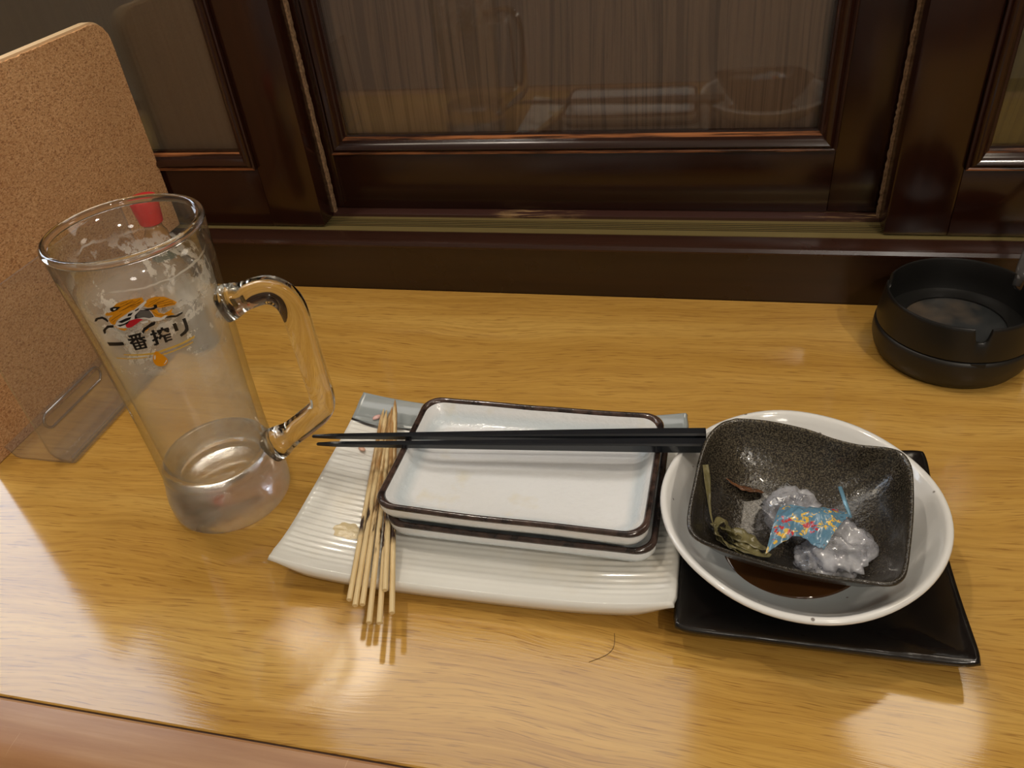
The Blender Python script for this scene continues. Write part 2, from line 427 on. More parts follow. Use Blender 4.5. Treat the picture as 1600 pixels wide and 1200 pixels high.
# fuzzy pile strips in the gaps between the doors
def pile(x, z0, z1, add, s):
    vs = []; fs = []; n = 180
    for i in range(n+1):
        z = z0+(z1-z0)*i/n; w = .0012+.0008*random.random()
        vs += [(x, .5752, z), (x+s*w, .5752+.0008*random.random(), z), (x+s*w, .5795, z+.0006*random.random()), (x, .5795, z)]
    for i in range(n):
        for k in range(4): fs.append((4*i+k, 4*i+(k+1) % 4, 4*i+4+(k+1) % 4, 4*i+4+k))
    fs += [(0, 1, 2, 3), (4*n, 4*n+1, 4*n+2, 4*n+3)]
    o = from_py('pile_weatherstrip', vs, fs, 'pile', None, False); add(o)
pile(-.3060, .046, .46, a1, 1); pile(.1210, .046, .46, a3, -1)

# unseen cool-white glowing panel at far left, added for the table glare
t = NT('cool_glow_panel'); em = t.n('ShaderNodeEmission'); em.inputs[0].default_value = (.74, .85, 1.0, 1); em.inputs[1].default_value = 7.0
MAT['cool_glow'] = t.done(em)
wn = struct(box('glare_panel_1', (-1.30, .556, .10), (-.74, .562, .95), 'cool_glow'))
for lo, hi in (((-1.34, .54, .06), (-1.30, .60, 1.0)), ((-.74, .54, .06), (-.70, .60, 1.0)), ((-1.30, .54, .95), (-.74, .60, 1.0)), ((-1.30, .54, .06), (-.74, .60, .10))):
    box('glare_panel_frame', lo, hi, 'dark_x', wn, .002)

# unseen warm glowing panel over the doors, added to lighten the table reflection
t = NT('warm_glow_panel'); em = t.n('ShaderNodeEmission'); em.inputs[0].default_value = (1.0, .95, .88, 1); em.inputs[1].default_value = 3.1
MAT['warm_glow'] = t.done(em)
wt = struct(box('glare_panel_2', (-.50, .5440, .492), (.012, .5485, .86), 'warm_glow'))
for lo, hi in (((-.52, .540, .490), (-.50, .549, .88)), ((.012, .540, .490), (.032, .549, .88)), ((-.50, .540, .86), (.012, .549, .88))):
    box('glare_panel_frame', lo, hi, 'dark_x', wt, .001)
# ================================================================== table
tb = empty('table', (0, .33, -.72))
tag(tb, 'oak-coloured laminate table against the dark sliding doors', 'table')
def under(o, root):
    o.parent = root; o.matrix_parent_inverse = Matrix.Translation(-root.location); return o
under(box('tabletop', (TX0, .1520, -.034), (TX1, .5314, 0), 'oak', None, .0006, 1), tb)
pr = [(.1512, -.034), (.1512, -.0010), (.1500, -.0003), (.1420, -.0004)]
for k in range(9):
    a = PI/2+PI/2*k/8; pr.append((.132+.017*math.cos(a), -.018+.0172*math.sin(a)))
pr += [(.115, -.028), (.120, -.034)]
under(prism_x('front_nosing', pr, TX0, TX1, 'nosing'), tb)
simple('seam_dirt', sr(58, 36, 22), .8)
under(box('seam', (TX0, .1505, -.020), (TX1, .1525, -.0012), 'seam_dirt'), tb)
for x in (-1.1, 1.1):
    for y in (.18, .50): under(box('leg', (x-.03, y-.025, -.72), (x+.03, y+.025, -.034), 'dark_z', None, .003), tb)

# ================================================================== cork board and acrylic stand
cb = empty('cork_board', (-.442, .42, 0)); tag(cb, 'upright cork-faced divider board with a rounded corner at the far left', 'board')
def prism_yz(name, poly, x0, x1, mat, root=None, bev=0):
    n = len(poly); vs = [(x0, y, z) for y, z in poly]+[(x1, y, z) for y, z in poly]
    fs = [tuple(range(n)), tuple(range(n, 2*n))]+[(i, (i+1) % n, n+(i+1) % n, n+i) for i in range(n)]
    o = autosmooth(from_py(name, vs, fs, mat, None, False), 30)
    if root: under(o, root)
    return o
op = [(.299, 0.0005), (.5275, 0.0005), (.5275, .0475), (.5495, .0475)]
for k in range(9):
    a = PI/2*k/8; op.append((.5495-.016+.016*math.cos(a), .2125-.016+.016*math.sin(a)))
op += [(.299, .2125)]
prism_yz('core', op, -.4475, -.4402, 'board_core', cb)
def jag(poly):
    out = []
    for i, (y, z) in enumerate(dense(poly, .003)):
        w = .0007*noise.noise(Vector((y*400, z*400, 3)))
        out.append((y+w*.6, max(.0006, z+w-.0006)))
    return out
prism_yz('cork_face', jag([(y, z-.0010 if z > .1 else z) for y, z in op]), -.4402, -.4384, 'cork', cb)
hole = under(lathe('mounting_hole', [(.0001, 0), (.0035, 0), (.0042, .0006), (.0035, .0010), (.0022, .0004)], 'rubber_grey', None, 20), cb)
hole.matrix_parent_inverse = Matrix.Identity(4); hole.rotation_euler = (0, PI/2, 0); hole.location = (.0036, .312-.42, .036)

st = empty('menu_stand', (-.41, .37, 0)); tag(st, 'empty clear acrylic card stand in front of the cork board', 'stand')
def sheet(name, path, th, y0, y1, mat, root):
    P = [Vector((x, 0, z)) for x, z in path]; L = []; Rr = []
    for i, p in enumerate(P):
        d = (P[min(i+1, len(P)-1)]-P[max(i-1, 0)]).normalized(); nn = Vector((-d.z, 0, d.x))*th/2
        L.append(p+nn); Rr.append(p-nn)
    loop = L+Rr[::-1]; n = len(loop)
    vs = [(p.x, y0, p.z) for p in loop]+[(p.x, y1, p.z) for p in loop]
    fs = [(i, (i+1) % n, n+(i+1) % n, n+i) for i in range(n)]; k = len(P); mi = [0]*n
    for i in range(k-1):
        for off in (0, n): fs.append((off+i, off+i+1, off+n-2-i, off+n-1-i)); mi.append(1)
    mi[k-1] = 1; mi[n-1] = 1
    o = from_py(name, vs, fs, [mat, 'acrylic_edge'], None, False)
    for p, m in zip(o.data.polygons, mi): p.material_index = m
    return under(autosmooth(o, 40), root)
bend = [(-.4012-.0006, .1155), (-.4005, .022)]+[(-.3905-.0100*math.cos(a), .0120-.0095*math.sin(a)) for a in [PI/2*k/6 for k in range(1, 6)]]+[(-.3868, .0022)]
sheet('upright_sheet', bend, .0017, .3045, .450, 'acrylic', st)
sheet('base_tray', [(-.3862, .0052), (-.3850, .0016), (-.3880, .0010), (-.4265, .0010), (-.4300, .0022), (-.4345, .0100)], .0015, .3050, .4495, 'acrylic', st)
ov = []
for k in range(28):
    a = 2*PI*k/28; cy = .023 if math.cos(a) >= 0 else -.023
    ov.append((-.3992, .3395+cy+.0055*math.cos(a), .0270+.0055*math.sin(a)))
vs, fs = [], []
rr = []
for i, p in enumerate(ov):
    q = Vector(ov[(i+1) % 28])-Vector(ov[i-1]); q.normalize(); b = q.cross(Vector((1, 0, 0)))
    rr.append([tuple(Vector(p)+Vector((1, 0, 0))*.0009*math.cos(t*PI/3)+b*.0009*math.sin(t*PI/3)) for t in range(6)])
vs, fs = loft(rr+[rr[0]], True, False, False)
under(from_py('slot_rim', vs, fs, 'acrylic_edge'), st)

# ================================================================== sauce bottle with the red cap
bt = empty('sauce_bottle', (-.376, .444, 0)); tag(bt, 'small sauce bottle with red cap behind the beer mug', 'bottle')
def mk_sauce():
    t = NT('bottle_glass'); z = t.sep(t.coord())[2]
    c = t.ramp(t.maprange(z, .0, .1), [(0, sr(92, 84, 46)), (.55, sr(120, 100, 58)), (.80, sr(176, 128, 70)), (1, sr(196, 150, 92))])
    return t.done(t.bsdf(c, .08, None, coat=.4, Transmission_Weight=.35))
MAT['sauce_glass'] = mk_sauce()
simple('red_plastic', sr(214, 34, 48), .4); simple('green_foil', sr(44, 74, 58), .35)
lathe('bottle_body', [(.0001, 0), (.0150, 0), (.0162, .002), (.0162, .052), (.0150, .060), (.0110, .069), (.0084, .076), (.0078, .082), (.0086, .088), (.0080, .0935), (.0062, .0970), (.0060, .102)], 'sauce_glass', bt, 40)
lathe('neck_band', [(.0096, .0715), (.0090, .0740), (.0082, .0800), (.0083, .0810)], 'green_foil', bt, 40, False, False)
lathe('cap', [(.0058, .1010), (.0076, .1012), (.0080, .1022), (.0092, .1130), (.0096, .1185), (.0090, .1200), (.0001, .1203)], 'red_plastic', bt, 40)

# ================================================================== beer mug
MUGC = (-.2655, .2935, 0)
mg = empty('beer_mug', MUGC); tag(mg, 'tall empty glass beer mug with printed emblem and foam residue', 'mug')
ROUT = [(0, .0335), (.004, .0345), (.012, .0345), (.022, .0328), (.03, .0318), (.05, .0316), (.08, .0322), (.12, .0340), (.15, .0358), (.175, .0374)]
def rout(z):
    for (a, ra), (b, rb) in zip(ROUT, ROUT[1:]):
        if a <= z <= b: return ra+(rb-ra)*(z-a)/(b-a)
    return ROUT[-1][1]
def mk_mugglass():
    t = NT('mug_glass'); co = t.coord(); z = t.sep(co)[2]
    n1 = t.noise(co, 55, 5, .6); n2 = t.noise(co, 900, 3, .6)
    low = t.maprange(z, .11, .03, 0, 1)
    fr = t.math('MULTIPLY', low, t.maprange(n1, .40, .62))
    rough = t.maprange(fr, 0, 1, .0, .05)
    b = t.bump(t.math('MULTIPLY', t.maprange(n2, .5, .75), t.math('MULTIPLY', t.maprange(z, .16, .02, .1, 1), t.maprange(n1, .45, .65))), .22, .0006)
    g = t.bsdf((.99, .985, .96), rough, b, Transmission_Weight=1.0, IOR=1.46)
    d1_ = t.n('ShaderNodeBsdfTranslucent'); d1_.inputs[0].default_value = (.92, .80, .58, 1); d2_ = t.n('ShaderNodeBsdfDiffuse'); d2_.inputs[0].default_value = (.88, .82, .70, 1)
    dm = t.n('ShaderNodeMixShader'); dm.inputs[0].default_value = .5; t.link(d1_.outputs[0], dm.inputs[1]); t.link(d2_.outputs[0], dm.inputs[2])
    mx = t.n('ShaderNodeMixShader'); t.link(t.maprange(n1, .35, .68, .03, .17), mx.inputs[0]); t.link(g.outputs[0], mx.inputs[1]); t.link(dm.outputs[0], mx.inputs[2])
    return t.done(mx)
MAT['mug_glass'] = mk_mugglass()
def mk_wall():
    t = NT('mug_wall_glass'); co = t.coord(); z = t.sep(co)[2]
    geo = t.n('ShaderNodeNewGeometry'); dt = t.n('ShaderNodeVectorMath', operation='DOT_PRODUCT'); t.link(geo.outputs['Normal'], dt.inputs[0]); t.link(geo.outputs['Incoming'], dt.inputs[1])
    om = t.math('SUBTRACT', 1.0, t.math('ABSOLUTE', dt.outputs['Value'])); fr = t.math('MULTIPLY_ADD', t.math('POWER', om, 5.0), .955, .045)
    n1 = t.noise(co, 50, 5, .6); n2 = t.noise(co, 800, 3, .6)
    tr = t.n('ShaderNodeBsdfTransparent'); t.link(t.mix(t.math('POWER', om, 3.0), (.99, .99, .98), (.74, .76, .66)), tr.inputs[0])
    bm_ = t.bump(t.math('MULTIPLY', t.maprange(n2, .5, .75), t.maprange(z, .15, .04, .05, 1)), .15, .0005)
    g = t.n('ShaderNodeBsdfGlossy', i_Roughness=.05); t.link(bm_, g.inputs['Normal'])
    d = t.n('ShaderNodeBsdfTranslucent'); d.inputs[0].default_value = (.86, .79, .68, 1); d2 = t.n('ShaderNodeBsdfDiffuse'); d2.inputs[0].default_value = (.82, .77, .68, 1)
    dd = t.n('ShaderNodeMixShader'); dd.inputs[0].default_value = .5; t.link(d.outputs[0], dd.inputs[1]); t.link(d2.outputs[0], dd.inputs[2])
    haze = t.math('MULTIPLY', t.maprange(z, .13, .05, .015, .085), t.maprange(n1, .35, .65, .4, 1.4))
    m1 = t.n('ShaderNodeMixShader'); t.link(haze, m1.inputs[0]); t.link(tr.outputs[0], m1.inputs[1]); t.link(dd.outputs[0], m1.inputs[2])
    m2 = t.n('ShaderNodeMixShader'); t.link(fr, m2.inputs[0]); t.link(m1.outputs[0], m2.inputs[1]); t.link(g.outputs[0], m2.inputs[2])
    return t.done(m2)
MAT['mug_wall'] = mk_wall()
t = NT('clear_glass'); MAT['clear_glass'] = t.done(t.bsdf((.985, .985, .97), 0.0, Transmission_Weight=1.0, IOR=1.46))
prof = [(.0318, .0300), (.0316, .05), (.0322, .08), (.0331, .10), (.0340, .12), (.0358, .15), (.0370, .1715),
        (.0341, .1715), (.0326, .15), (.0307, .12), (.0297, .10), (.0288, .08), (.0280, .055), (.0274, .040), (.0268, .0345)]
gw = lathe('glass_wall', prof, 'mug_wall', mg, 96, False, False)
lathe('glass_base', [(.0001, .0012), (.024, .0012), (.027, .0003), (.0325, .0), (.0340, .0022), (.0345, .006), (.0345, .012), (.0338, .0175), (.0326, .0235), (.0318, .0300), (.0300, .0340), (.0272, .0346), (.0255, .0332), (.021, .0300), (.012, .0283), (.0001, .0280)], 'mug_glass', mg, 96)
rg = lathe_rings([(.0355+.0019*math.cos(2*PI*k/14), .1731+.0021*math.sin(2*PI*k/14)) for k in range(14)], 96)
from_py('rim', *loft(rg+[rg[0]], True, False, False), 'clear_glass', mg)
ha = math.radians(20); hx, hy = math.cos(ha), math.sin(ha)
hp = catmull([(.0322, .1265), (.042, .1290), (.0545, .1312), (.0620, .1270), (.0655, .1180), (.0662, .098), (.0666, .076), (.0668, .060), (.0640, .0520), (.0540, .0445), (.0430, .0375), (.0305, .0305)], 6)
rads = [.0068+.0022*(ss(.045, .034, p.x if False else math.hypot(p[0], 0))) for p in hp]
tv, tf = tube([(p[0]*hx, p[0]*hy, p[1]) for p in hp], rads, 20, (1.0, .95, 3.0), True, (-hy, hx, 0))
from_py('handle', tv, tf, 'clear_glass', mg)
# foam left on the inner wall
def mk_foam():
    t = NT('beer_foam_film'); co = t.coord(); z = t.sep(co)[2]
    n = t.noise(co, 38, 6, .68, .6); f = t.noise(co, 160, 4, .7)
    big = t.noise(co, 16, 3, .5)
    # lacy patches in the upper half, a thin film lower down, one ring near the lip
    patch = t.math('MULTIPLY', t.maprange(t.math('ADD', n, t.math('MULTIPLY', f, .35)), .70, .74), t.math('MULTIPLY', t.maprange(z, .104, .120), t.maprange(z, .162, .140)))
    film = t.math('MULTIPLY', t.maprange(big, .36, .58, .10, .26), t.math('MULTIPLY', t.maprange(z, .038, .07), t.maprange(z, .140, .118)))
    zz = t.math('ADD', z, t.math('MULTIPLY', t.math('SUBTRACT', t.noise(co, 34, 3), .5), .016))
    film = t.math('MAXIMUM', film, t.math('MULTIPLY', t.maprange(big, .35, .55, .18, .38), t.math('MULTIPLY', t.maprange(z, .100, .112), t.maprange(z, .150, .138))))
    ring = t.math('MULTIPLY', t.maprange(t.math('ABSOLUTE', t.math('SUBTRACT', zz, .1585)), .0004, .0009, 1, 0), t.maprange(big, .42, .55))
    spots = t.math('MULTIPLY', t.maprange(f, .68, .72), t.math('MULTIPLY', t.maprange(z, .09, .13), t.maprange(z, .168, .15)))
    m = t.math('MAXIMUM', t.math('MAXIMUM', patch, film), t.math('MAXIMUM', ring, spots))
    m = t.math('MULTIPLY', m, .85)
    tr = t.n('ShaderNodeBsdfTransparent'); d = t.bsdf(sr(250, 243, 234), .5)
    mx = t.n('ShaderNodeMixShader'); t.link(m, mx.inputs[0]); t.link(tr.outputs[0], mx.inputs[1]); t.link(d.outputs[0], mx.inputs[2])
    return t.done(mx)
MAT['foam'] = mk_foam()
inner = [(r-.0004, z) for r, z in prof[8:14]][::-1]+[(.0337, .168)]
fo = lathe('foam_residue', [(.0262, .0345)]+inner, 'foam', mg, 96, False, False)
# print on the outside, laid out as (angle, height) on the wall
DECAL = {
 'lettering': [[[-16550,13300],[-16508,13090],[-14104,13152],[-14105,13338]],[[-13015,13553],[-11321,13630],[-11341,13737],[-13058,13663]],[[-12310,13652],[-11994,13651],[-12002,13241],[-12312,13236]],[[-13313,13480],[-11048,13497],[-11064,13390],[-13297,13369]],[[-12365,13496],[-13323,13249],[-13158,13156],[-12209,13405]],[[-12092,13406],[-11203,13190],[-11047,13280],[-11944,13497]],[[-12888,13582],[-12747,13463],[-12472,13511],[-12610,13630]],[[-11695,13655],[-11840,13512],[-11569,13477],[-11429,13614]],[[-13055,13244],[-11295,13267],[-11306,13175],[-13045,13150]],[[-13027,12903],[-11334,12941],[-11345,12848],[-13016,12808]],[[-13049,13211],[-12717,13217],[-12704,12833],[-13019,12825]],[[-11619,13233],[-11297,13234],[-11344,12864],[-11649,12861]],[[-12306,13230],[-12007,13231],[-12018,12856],[-12312,12848]],[[-12820,13076],[-11524,13099],[-11528,13017],[-12820,12987]],[[-10011,13724],[-9656,13723],[-9787,12894],[-10162,12889]],[[-10328,13568],[-9466,13569],[-9482,13459],[-10350,13456]],[[-10364,13100],[-9456,13231],[-9555,13336],[-10461,13202]],[[-9971,12962],[-10314,12999],[-10444,12890],[-10099,12853]],[[-8856,13726],[-8527,13719],[-8535,13596],[-8868,13602]],[[-9358,13655],[-7939,13618],[-7942,13522],[-9373,13551]],[[-9407,13653],[-9123,13650],[-9143,13481],[-9431,13484]],[[-8177,13628],[-7891,13614],[-7896,13455],[-8184,13463]],[[-9007,13586],[-9457,13424],[-9233,13349],[-8785,13507]],[[-8619,13501],[-8123,13343],[-7916,13417],[-8412,13574]],[[-9191,13409],[-9610,13175],[-9340,13121],[-8924,13355]],[[-9258,13318],[-7948,13293],[-7951,13197],[-9272,13214]],[[-8969,13300],[-8630,13296],[-8662,12877],[-9012,12878]],[[-8787,13157],[-8002,13141],[-8004,13060],[-8795,13070]],[[-8801,13005],[-8007,12995],[-8009,12904],[-8809,12912]],[[-7291,13698],[-6812,13705],[-6833,13270],[-7298,13269]],[[-5916,13746],[-5440,13729],[-5467,13282],[-5576,13065],[-6055,12956],[-6835,12886],[-6936,13019],[-6237,13111],[-5980,13203],[-5902,13390]]],
 'emblem_orange': [[[-14647,14912],[-13995,15047],[-13144,15267],[-12498,15434],[-11526,15515],[-10649,15524],[-9391,15482],[-9342,15253],[-10069,15128],[-10772,14976],[-11243,14947],[-12060,14811],[-12918,14659],[-13539,14532],[-13981,14316],[-14426,14359],[-14553,14554],[-14296,14704],[-13660,14829],[-14511,14825]],[[-9467,15180],[-8784,15317],[-7993,15329],[-6992,15173],[-6196,14878],[-5748,14663],[-6107,14577],[-7010,14654],[-7910,14697],[-8250,14824],[-8245,14943],[-8769,14870],[-9295,14905],[-9568,15022]],[[-9174,14800],[-8355,14713],[-8323,14506],[-7776,14350],[-6542,14453],[-6863,14280],[-6545,14125],[-7456,14188],[-8078,14158],[-8514,14066],[-9127,14148],[-9201,14425]],[[-14343,14273],[-13618,14163],[-12697,14032],[-13159,13941],[-13561,14009]],[[-10861,13736],[-10205,13870],[-10141,13820],[-10560,13748]]],
 'emblem_white': [[[-13981,14316],[-13255,14572],[-12112,14764],[-11039,14930],[-9925,15161],[-9203,15281],[-9116,15202],[-9862,15003],[-10268,14928],[-9245,14841],[-9026,14606],[-8920,14363],[-8253,14219],[-7736,14267],[-7418,14227],[-8018,14097],[-8719,14093],[-9431,14190],[-9951,14353],[-10642,14450],[-11331,14438],[-12320,14157],[-13101,14094],[-13887,14147]],[[-14183,15042],[-13663,15117],[-13485,15051],[-14010,14987]],[[-10820,14276],[-9923,14266],[-9899,14177],[-10589,14169]],[[-16717,14548],[-16424,14582],[-16485,14468],[-16815,14441]],[[-16137,13843],[-15786,13889],[-15877,13774],[-16231,13734]],[[-11188,13756],[-10874,13780],[-10933,13666],[-11191,13641]],[[-6021,14143],[-5503,14108],[-5606,14030],[-5970,14063]]],
 'emblem_black': [[[-14553,14554],[-14675,14706],[-15095,14812],[-16196,14702],[-16738,14494],[-16349,14509],[-15988,14623],[-15281,14682],[-14954,14584],[-14777,14480]],[[-14172,14317],[-15073,14302],[-16109,14026],[-16235,13791],[-15848,13866],[-15657,14027],[-15065,14163],[-14335,14184]],[[-7842,14154],[-7115,14170],[-6480,14063],[-5809,14094],[-5482,14095],[-5610,14008],[-6447,13964],[-7537,14105]],[[-9051,14110],[-9604,14131],[-10159,14030],[-10762,13945],[-11165,13756],[-11012,13646],[-10739,13777],[-10056,13905],[-9305,13966]],[[-9925,14940],[-9020,14843],[-8570,14843],[-8494,14982],[-8154,14923],[-8209,14779],[-8681,14729],[-9403,14794]],[[-13543,15237],[-12996,15296],[-12242,15243],[-12754,15104],[-13412,15034],[-13624,15101]],[[-11075,14682],[-10186,14900],[-9276,14808],[-9071,14558],[-9021,14376],[-9593,14371],[-10156,14486],[-10809,14505],[-11262,14504]],[[-13437,14468],[-12284,14611],[-11495,14656],[-11799,14529],[-12984,14398]],[[-13707,14295],[-12819,14338],[-11851,14482],[-12381,14313],[-13446,14210]],[[-11706,14826],[-11101,14850],[-11487,14717],[-11959,14699]],[[-10814,14934],[-10178,15018],[-10385,14922],[-10816,14880]]],
 'emblem_spots': [[[-10217,14858],[-10187,14833],[-10253,14822],[-10289,14842]],[[-10039,14836],[-10008,14812],[-10075,14801],[-10106,14825]],[[-9861,14815],[-9829,14790],[-9896,14779],[-9927,14804]],[[-9681,14794],[-9646,14774],[-9717,14758],[-9748,14783]],[[-9502,14772],[-9470,14748],[-9537,14736],[-9569,14761]],[[-9322,14751],[-9290,14726],[-9357,14715],[-9389,14740]],[[-9141,14730],[-9109,14705],[-9176,14694],[-9209,14718]],[[-8963,14703],[-8928,14683],[-8996,14672],[-9030,14692]],[[-10366,14809],[-10335,14784],[-10408,14768],[-10438,14793]],[[-10188,14788],[-10157,14763],[-10224,14752],[-10254,14777]],[[-10009,14766],[-9973,14747],[-10045,14731],[-10076,14755]],[[-9825,14750],[-9794,14725],[-9866,14709],[-9897,14734]],[[-9646,14728],[-9615,14704],[-9682,14693],[-9717,14712]],[[-9466,14707],[-9434,14682],[-9502,14671],[-9537,14691]],[[-9289,14681],[-9257,14656],[-9324,14645],[-9356,14669]],[[-9108,14659],[-9076,14634],[-9143,14623],[-9176,14648]],[[-10521,14756],[-10485,14736],[-10557,14720],[-10588,14744]],[[-10337,14739],[-10306,14714],[-10373,14703],[-10403,14728]],[[-10158,14718],[-10122,14698],[-10194,14682],[-10225,14706]],[[-9974,14701],[-9943,14676],[-10010,14665],[-10046,14685]],[[-9795,14680],[-9763,14655],[-9830,14644],[-9862,14668]],[[-9615,14658],[-9583,14633],[-9650,14622],[-9682,14647]],[[-9434,14637],[-9402,14612],[-9470,14601],[-9501,14625]],[[-9254,14615],[-9221,14590],[-9289,14579],[-9324,14599]],[[-9075,14589],[-9042,14564],[-9110,14553],[-9142,14578]],[[-10671,14707],[-10641,14682],[-10707,14671],[-10737,14696]],[[-10486,14690],[-10456,14665],[-10523,14654],[-10559,14674]],[[-10308,14669],[-10271,14649],[-10344,14633],[-10375,14658]],[[-10123,14652],[-10092,14627],[-10159,14616],[-10196,14636]],[[-9944,14631],[-9912,14606],[-9980,14595],[-10011,14619]],[[-9764,14609],[-9732,14584],[-9799,14573],[-9831,14598]],[[-9583,14588],[-9551,14563],[-9618,14552],[-9650,14576]],[[-9402,14566],[-9370,14541],[-9437,14530],[-9469,14555]],[[-9221,14545],[-9188,14520],[-9256,14509],[-9288,14533]],[[-10820,14658],[-10791,14633],[-10857,14622],[-10894,14642]],[[-10636,14641],[-10606,14617],[-10679,14601],[-10709,14625]],[[-10458,14620],[-10427,14595],[-10494,14584],[-10524,14609]],[[-10273,14603],[-10242,14578],[-10309,14567],[-10345,14587]],[[-10093,14582],[-10062,14557],[-10129,14546],[-10160,14571]],[[-9913,14560],[-9882,14535],[-9949,14524],[-9980,14549]],[[-9732,14539],[-9700,14514],[-9768,14503],[-9800,14527]],[[-9551,14517],[-9519,14492],[-9586,14481],[-9618,14506]],[[-9369,14496],[-9337,14471],[-9405,14459],[-9437,14484]],[[-9187,14474],[-9155,14449],[-9223,14438],[-9255,14463]],[[-10793,14588],[-10763,14563],[-10829,14552],[-10859,14576]],[[-10608,14571],[-10577,14546],[-10644,14535],[-10681,14555]],[[-10429,14549],[-10392,14530],[-10465,14513],[-10496,14538]],[[-10243,14533],[-10212,14508],[-10279,14497],[-10310,14522]],[[-10063,14511],[-10032,14486],[-10099,14475],[-10130,14500]],[[-9882,14490],[-9846,14470],[-9918,14454],[-9950,14478]],[[-9701,14468],[-9665,14448],[-9736,14432],[-9768,14457]],[[-9519,14446],[-9483,14426],[-9554,14410],[-9586,14435]],[[-9336,14425],[-9304,14400],[-9372,14389],[-9404,14414]],[[-13161,15198],[-12761,15201],[-12946,15137],[-13192,15123]]],
 'emblem_red': [[[-12326,14395],[-11895,14461],[-11534,14486],[-11022,14492],[-10703,14470],[-10404,14404],[-10394,14366],[-10651,14347],[-10910,14309],[-11317,14226],[-11623,14174],[-12001,14119],[-12244,14096],[-12476,14094],[-12614,14113],[-12712,14169],[-12694,14231],[-12553,14329]]],
 'droplet': [[[-10441,12551],[-10359,12508],[-10291,12462],[-10181,12404],[-10067,12332],[-9870,12224],[-9761,12150],[-9672,12080],[-9626,12024],[-9599,11954],[-9608,11907],[-9658,11855],[-9739,11813],[-9893,11757],[-10012,11724],[-10164,11694],[-10313,11678],[-10538,11666],[-10691,11666],[-10860,11675],[-10998,11698],[-11183,11745],[-11288,11784],[-11370,11836],[-11420,11884],[-11454,11963],[-11450,12024],[-11408,12098],[-11345,12165],[-11220,12266],[-11123,12333],[-11011,12396],[-10895,12451],[-10716,12525],[-10611,12554],[-10512,12564]]],
 'droplet_shine': [[[-10843,12347],[-10866,12299],[-10893,12264],[-10936,12227],[-10989,12191],[-11082,12139],[-11130,12119],[-11161,12118],[-11171,12136],[-11158,12185],[-11127,12225],[-11084,12263],[-11026,12298],[-10922,12350],[-10871,12369],[-10840,12371]],[[-9747,11953],[-9725,11924],[-9732,11904],[-9772,11880],[-9839,11854],[-9970,11812],[-10054,11789],[-10134,11775],[-10197,11768],[-10279,11764],[-10301,11770],[-10289,11777],[-10235,11794],[-10119,11821],[-10049,11838],[-9971,11870],[-9917,11896],[-9847,11938],[-9805,11958],[-9769,11963]]],
 'gold_stroke': [[[-14915,12621],[-12655,12568],[-10880,12515],[-9012,12568],[-7135,12576],[-5077,12641],[-5223,12520],[-7223,12481],[-9115,12462],[-10990,12409],[-12762,12471],[-15007,12554]],[[-10480,12314],[-9246,12329],[-7344,12357],[-5580,12384],[-5642,12320],[-7408,12294],[-9321,12254],[-10543,12252]],[[-16391,12389],[-14184,12356],[-11899,12358],[-11953,12309],[-14256,12301],[-16489,12328]]],
 'emblem_lines': [[[-12650,14987],[-9668,15409],[-9674,15426],[-12656,15004]],[[-12254,15039],[-9623,15291],[-9625,15308],[-12255,15056]],[[-12706,15140],[-10506,15440],[-10510,15457],[-12710,15156]],[[-9220,14969],[-7454,15166],[-7461,15183],[-9227,14985]],[[-8689,14948],[-6142,14799],[-6135,14817],[-8681,14966]],[[-8054,14786],[-6053,14634],[-6045,14652],[-8045,14804]],[[-11776,15276],[-10362,15372],[-10360,15389],[-11773,15293]],[[-13596,14676],[-12428,14877],[-12435,14894],[-13603,14693]],[[-8064,15008],[-6589,14964],[-6585,14982],[-8060,15026]],[[-11435,15179],[-9837,15243],[-9833,15261],[-11430,15197]],[[-11079,15098],[-9696,15164],[-9689,15186],[-11076,15116]],[[-12136,15352],[-11173,15428],[-11170,15445],[-12133,15369]],[[-8854,15120],[-7905,15175],[-7907,15193],[-8855,15137]],[[-8326,14971],[-7197,14950],[-7193,14968],[-8321,14989]],[[-7381,14754],[-6222,14714],[-6218,14732],[-7380,14777]],[[-9059,14699],[-8469,14367],[-8433,14378],[-9022,14714]],[[-8456,14366],[-7368,14274],[-7357,14292],[-8445,14384]],[[-9034,14498],[-8848,14220],[-8805,14227],[-8992,14505]],[[-14235,14544],[-13143,14759],[-13152,14776],[-14244,14561]],[[-14127,14437],[-13585,14578],[-13600,14594],[-14142,14453]]],
}

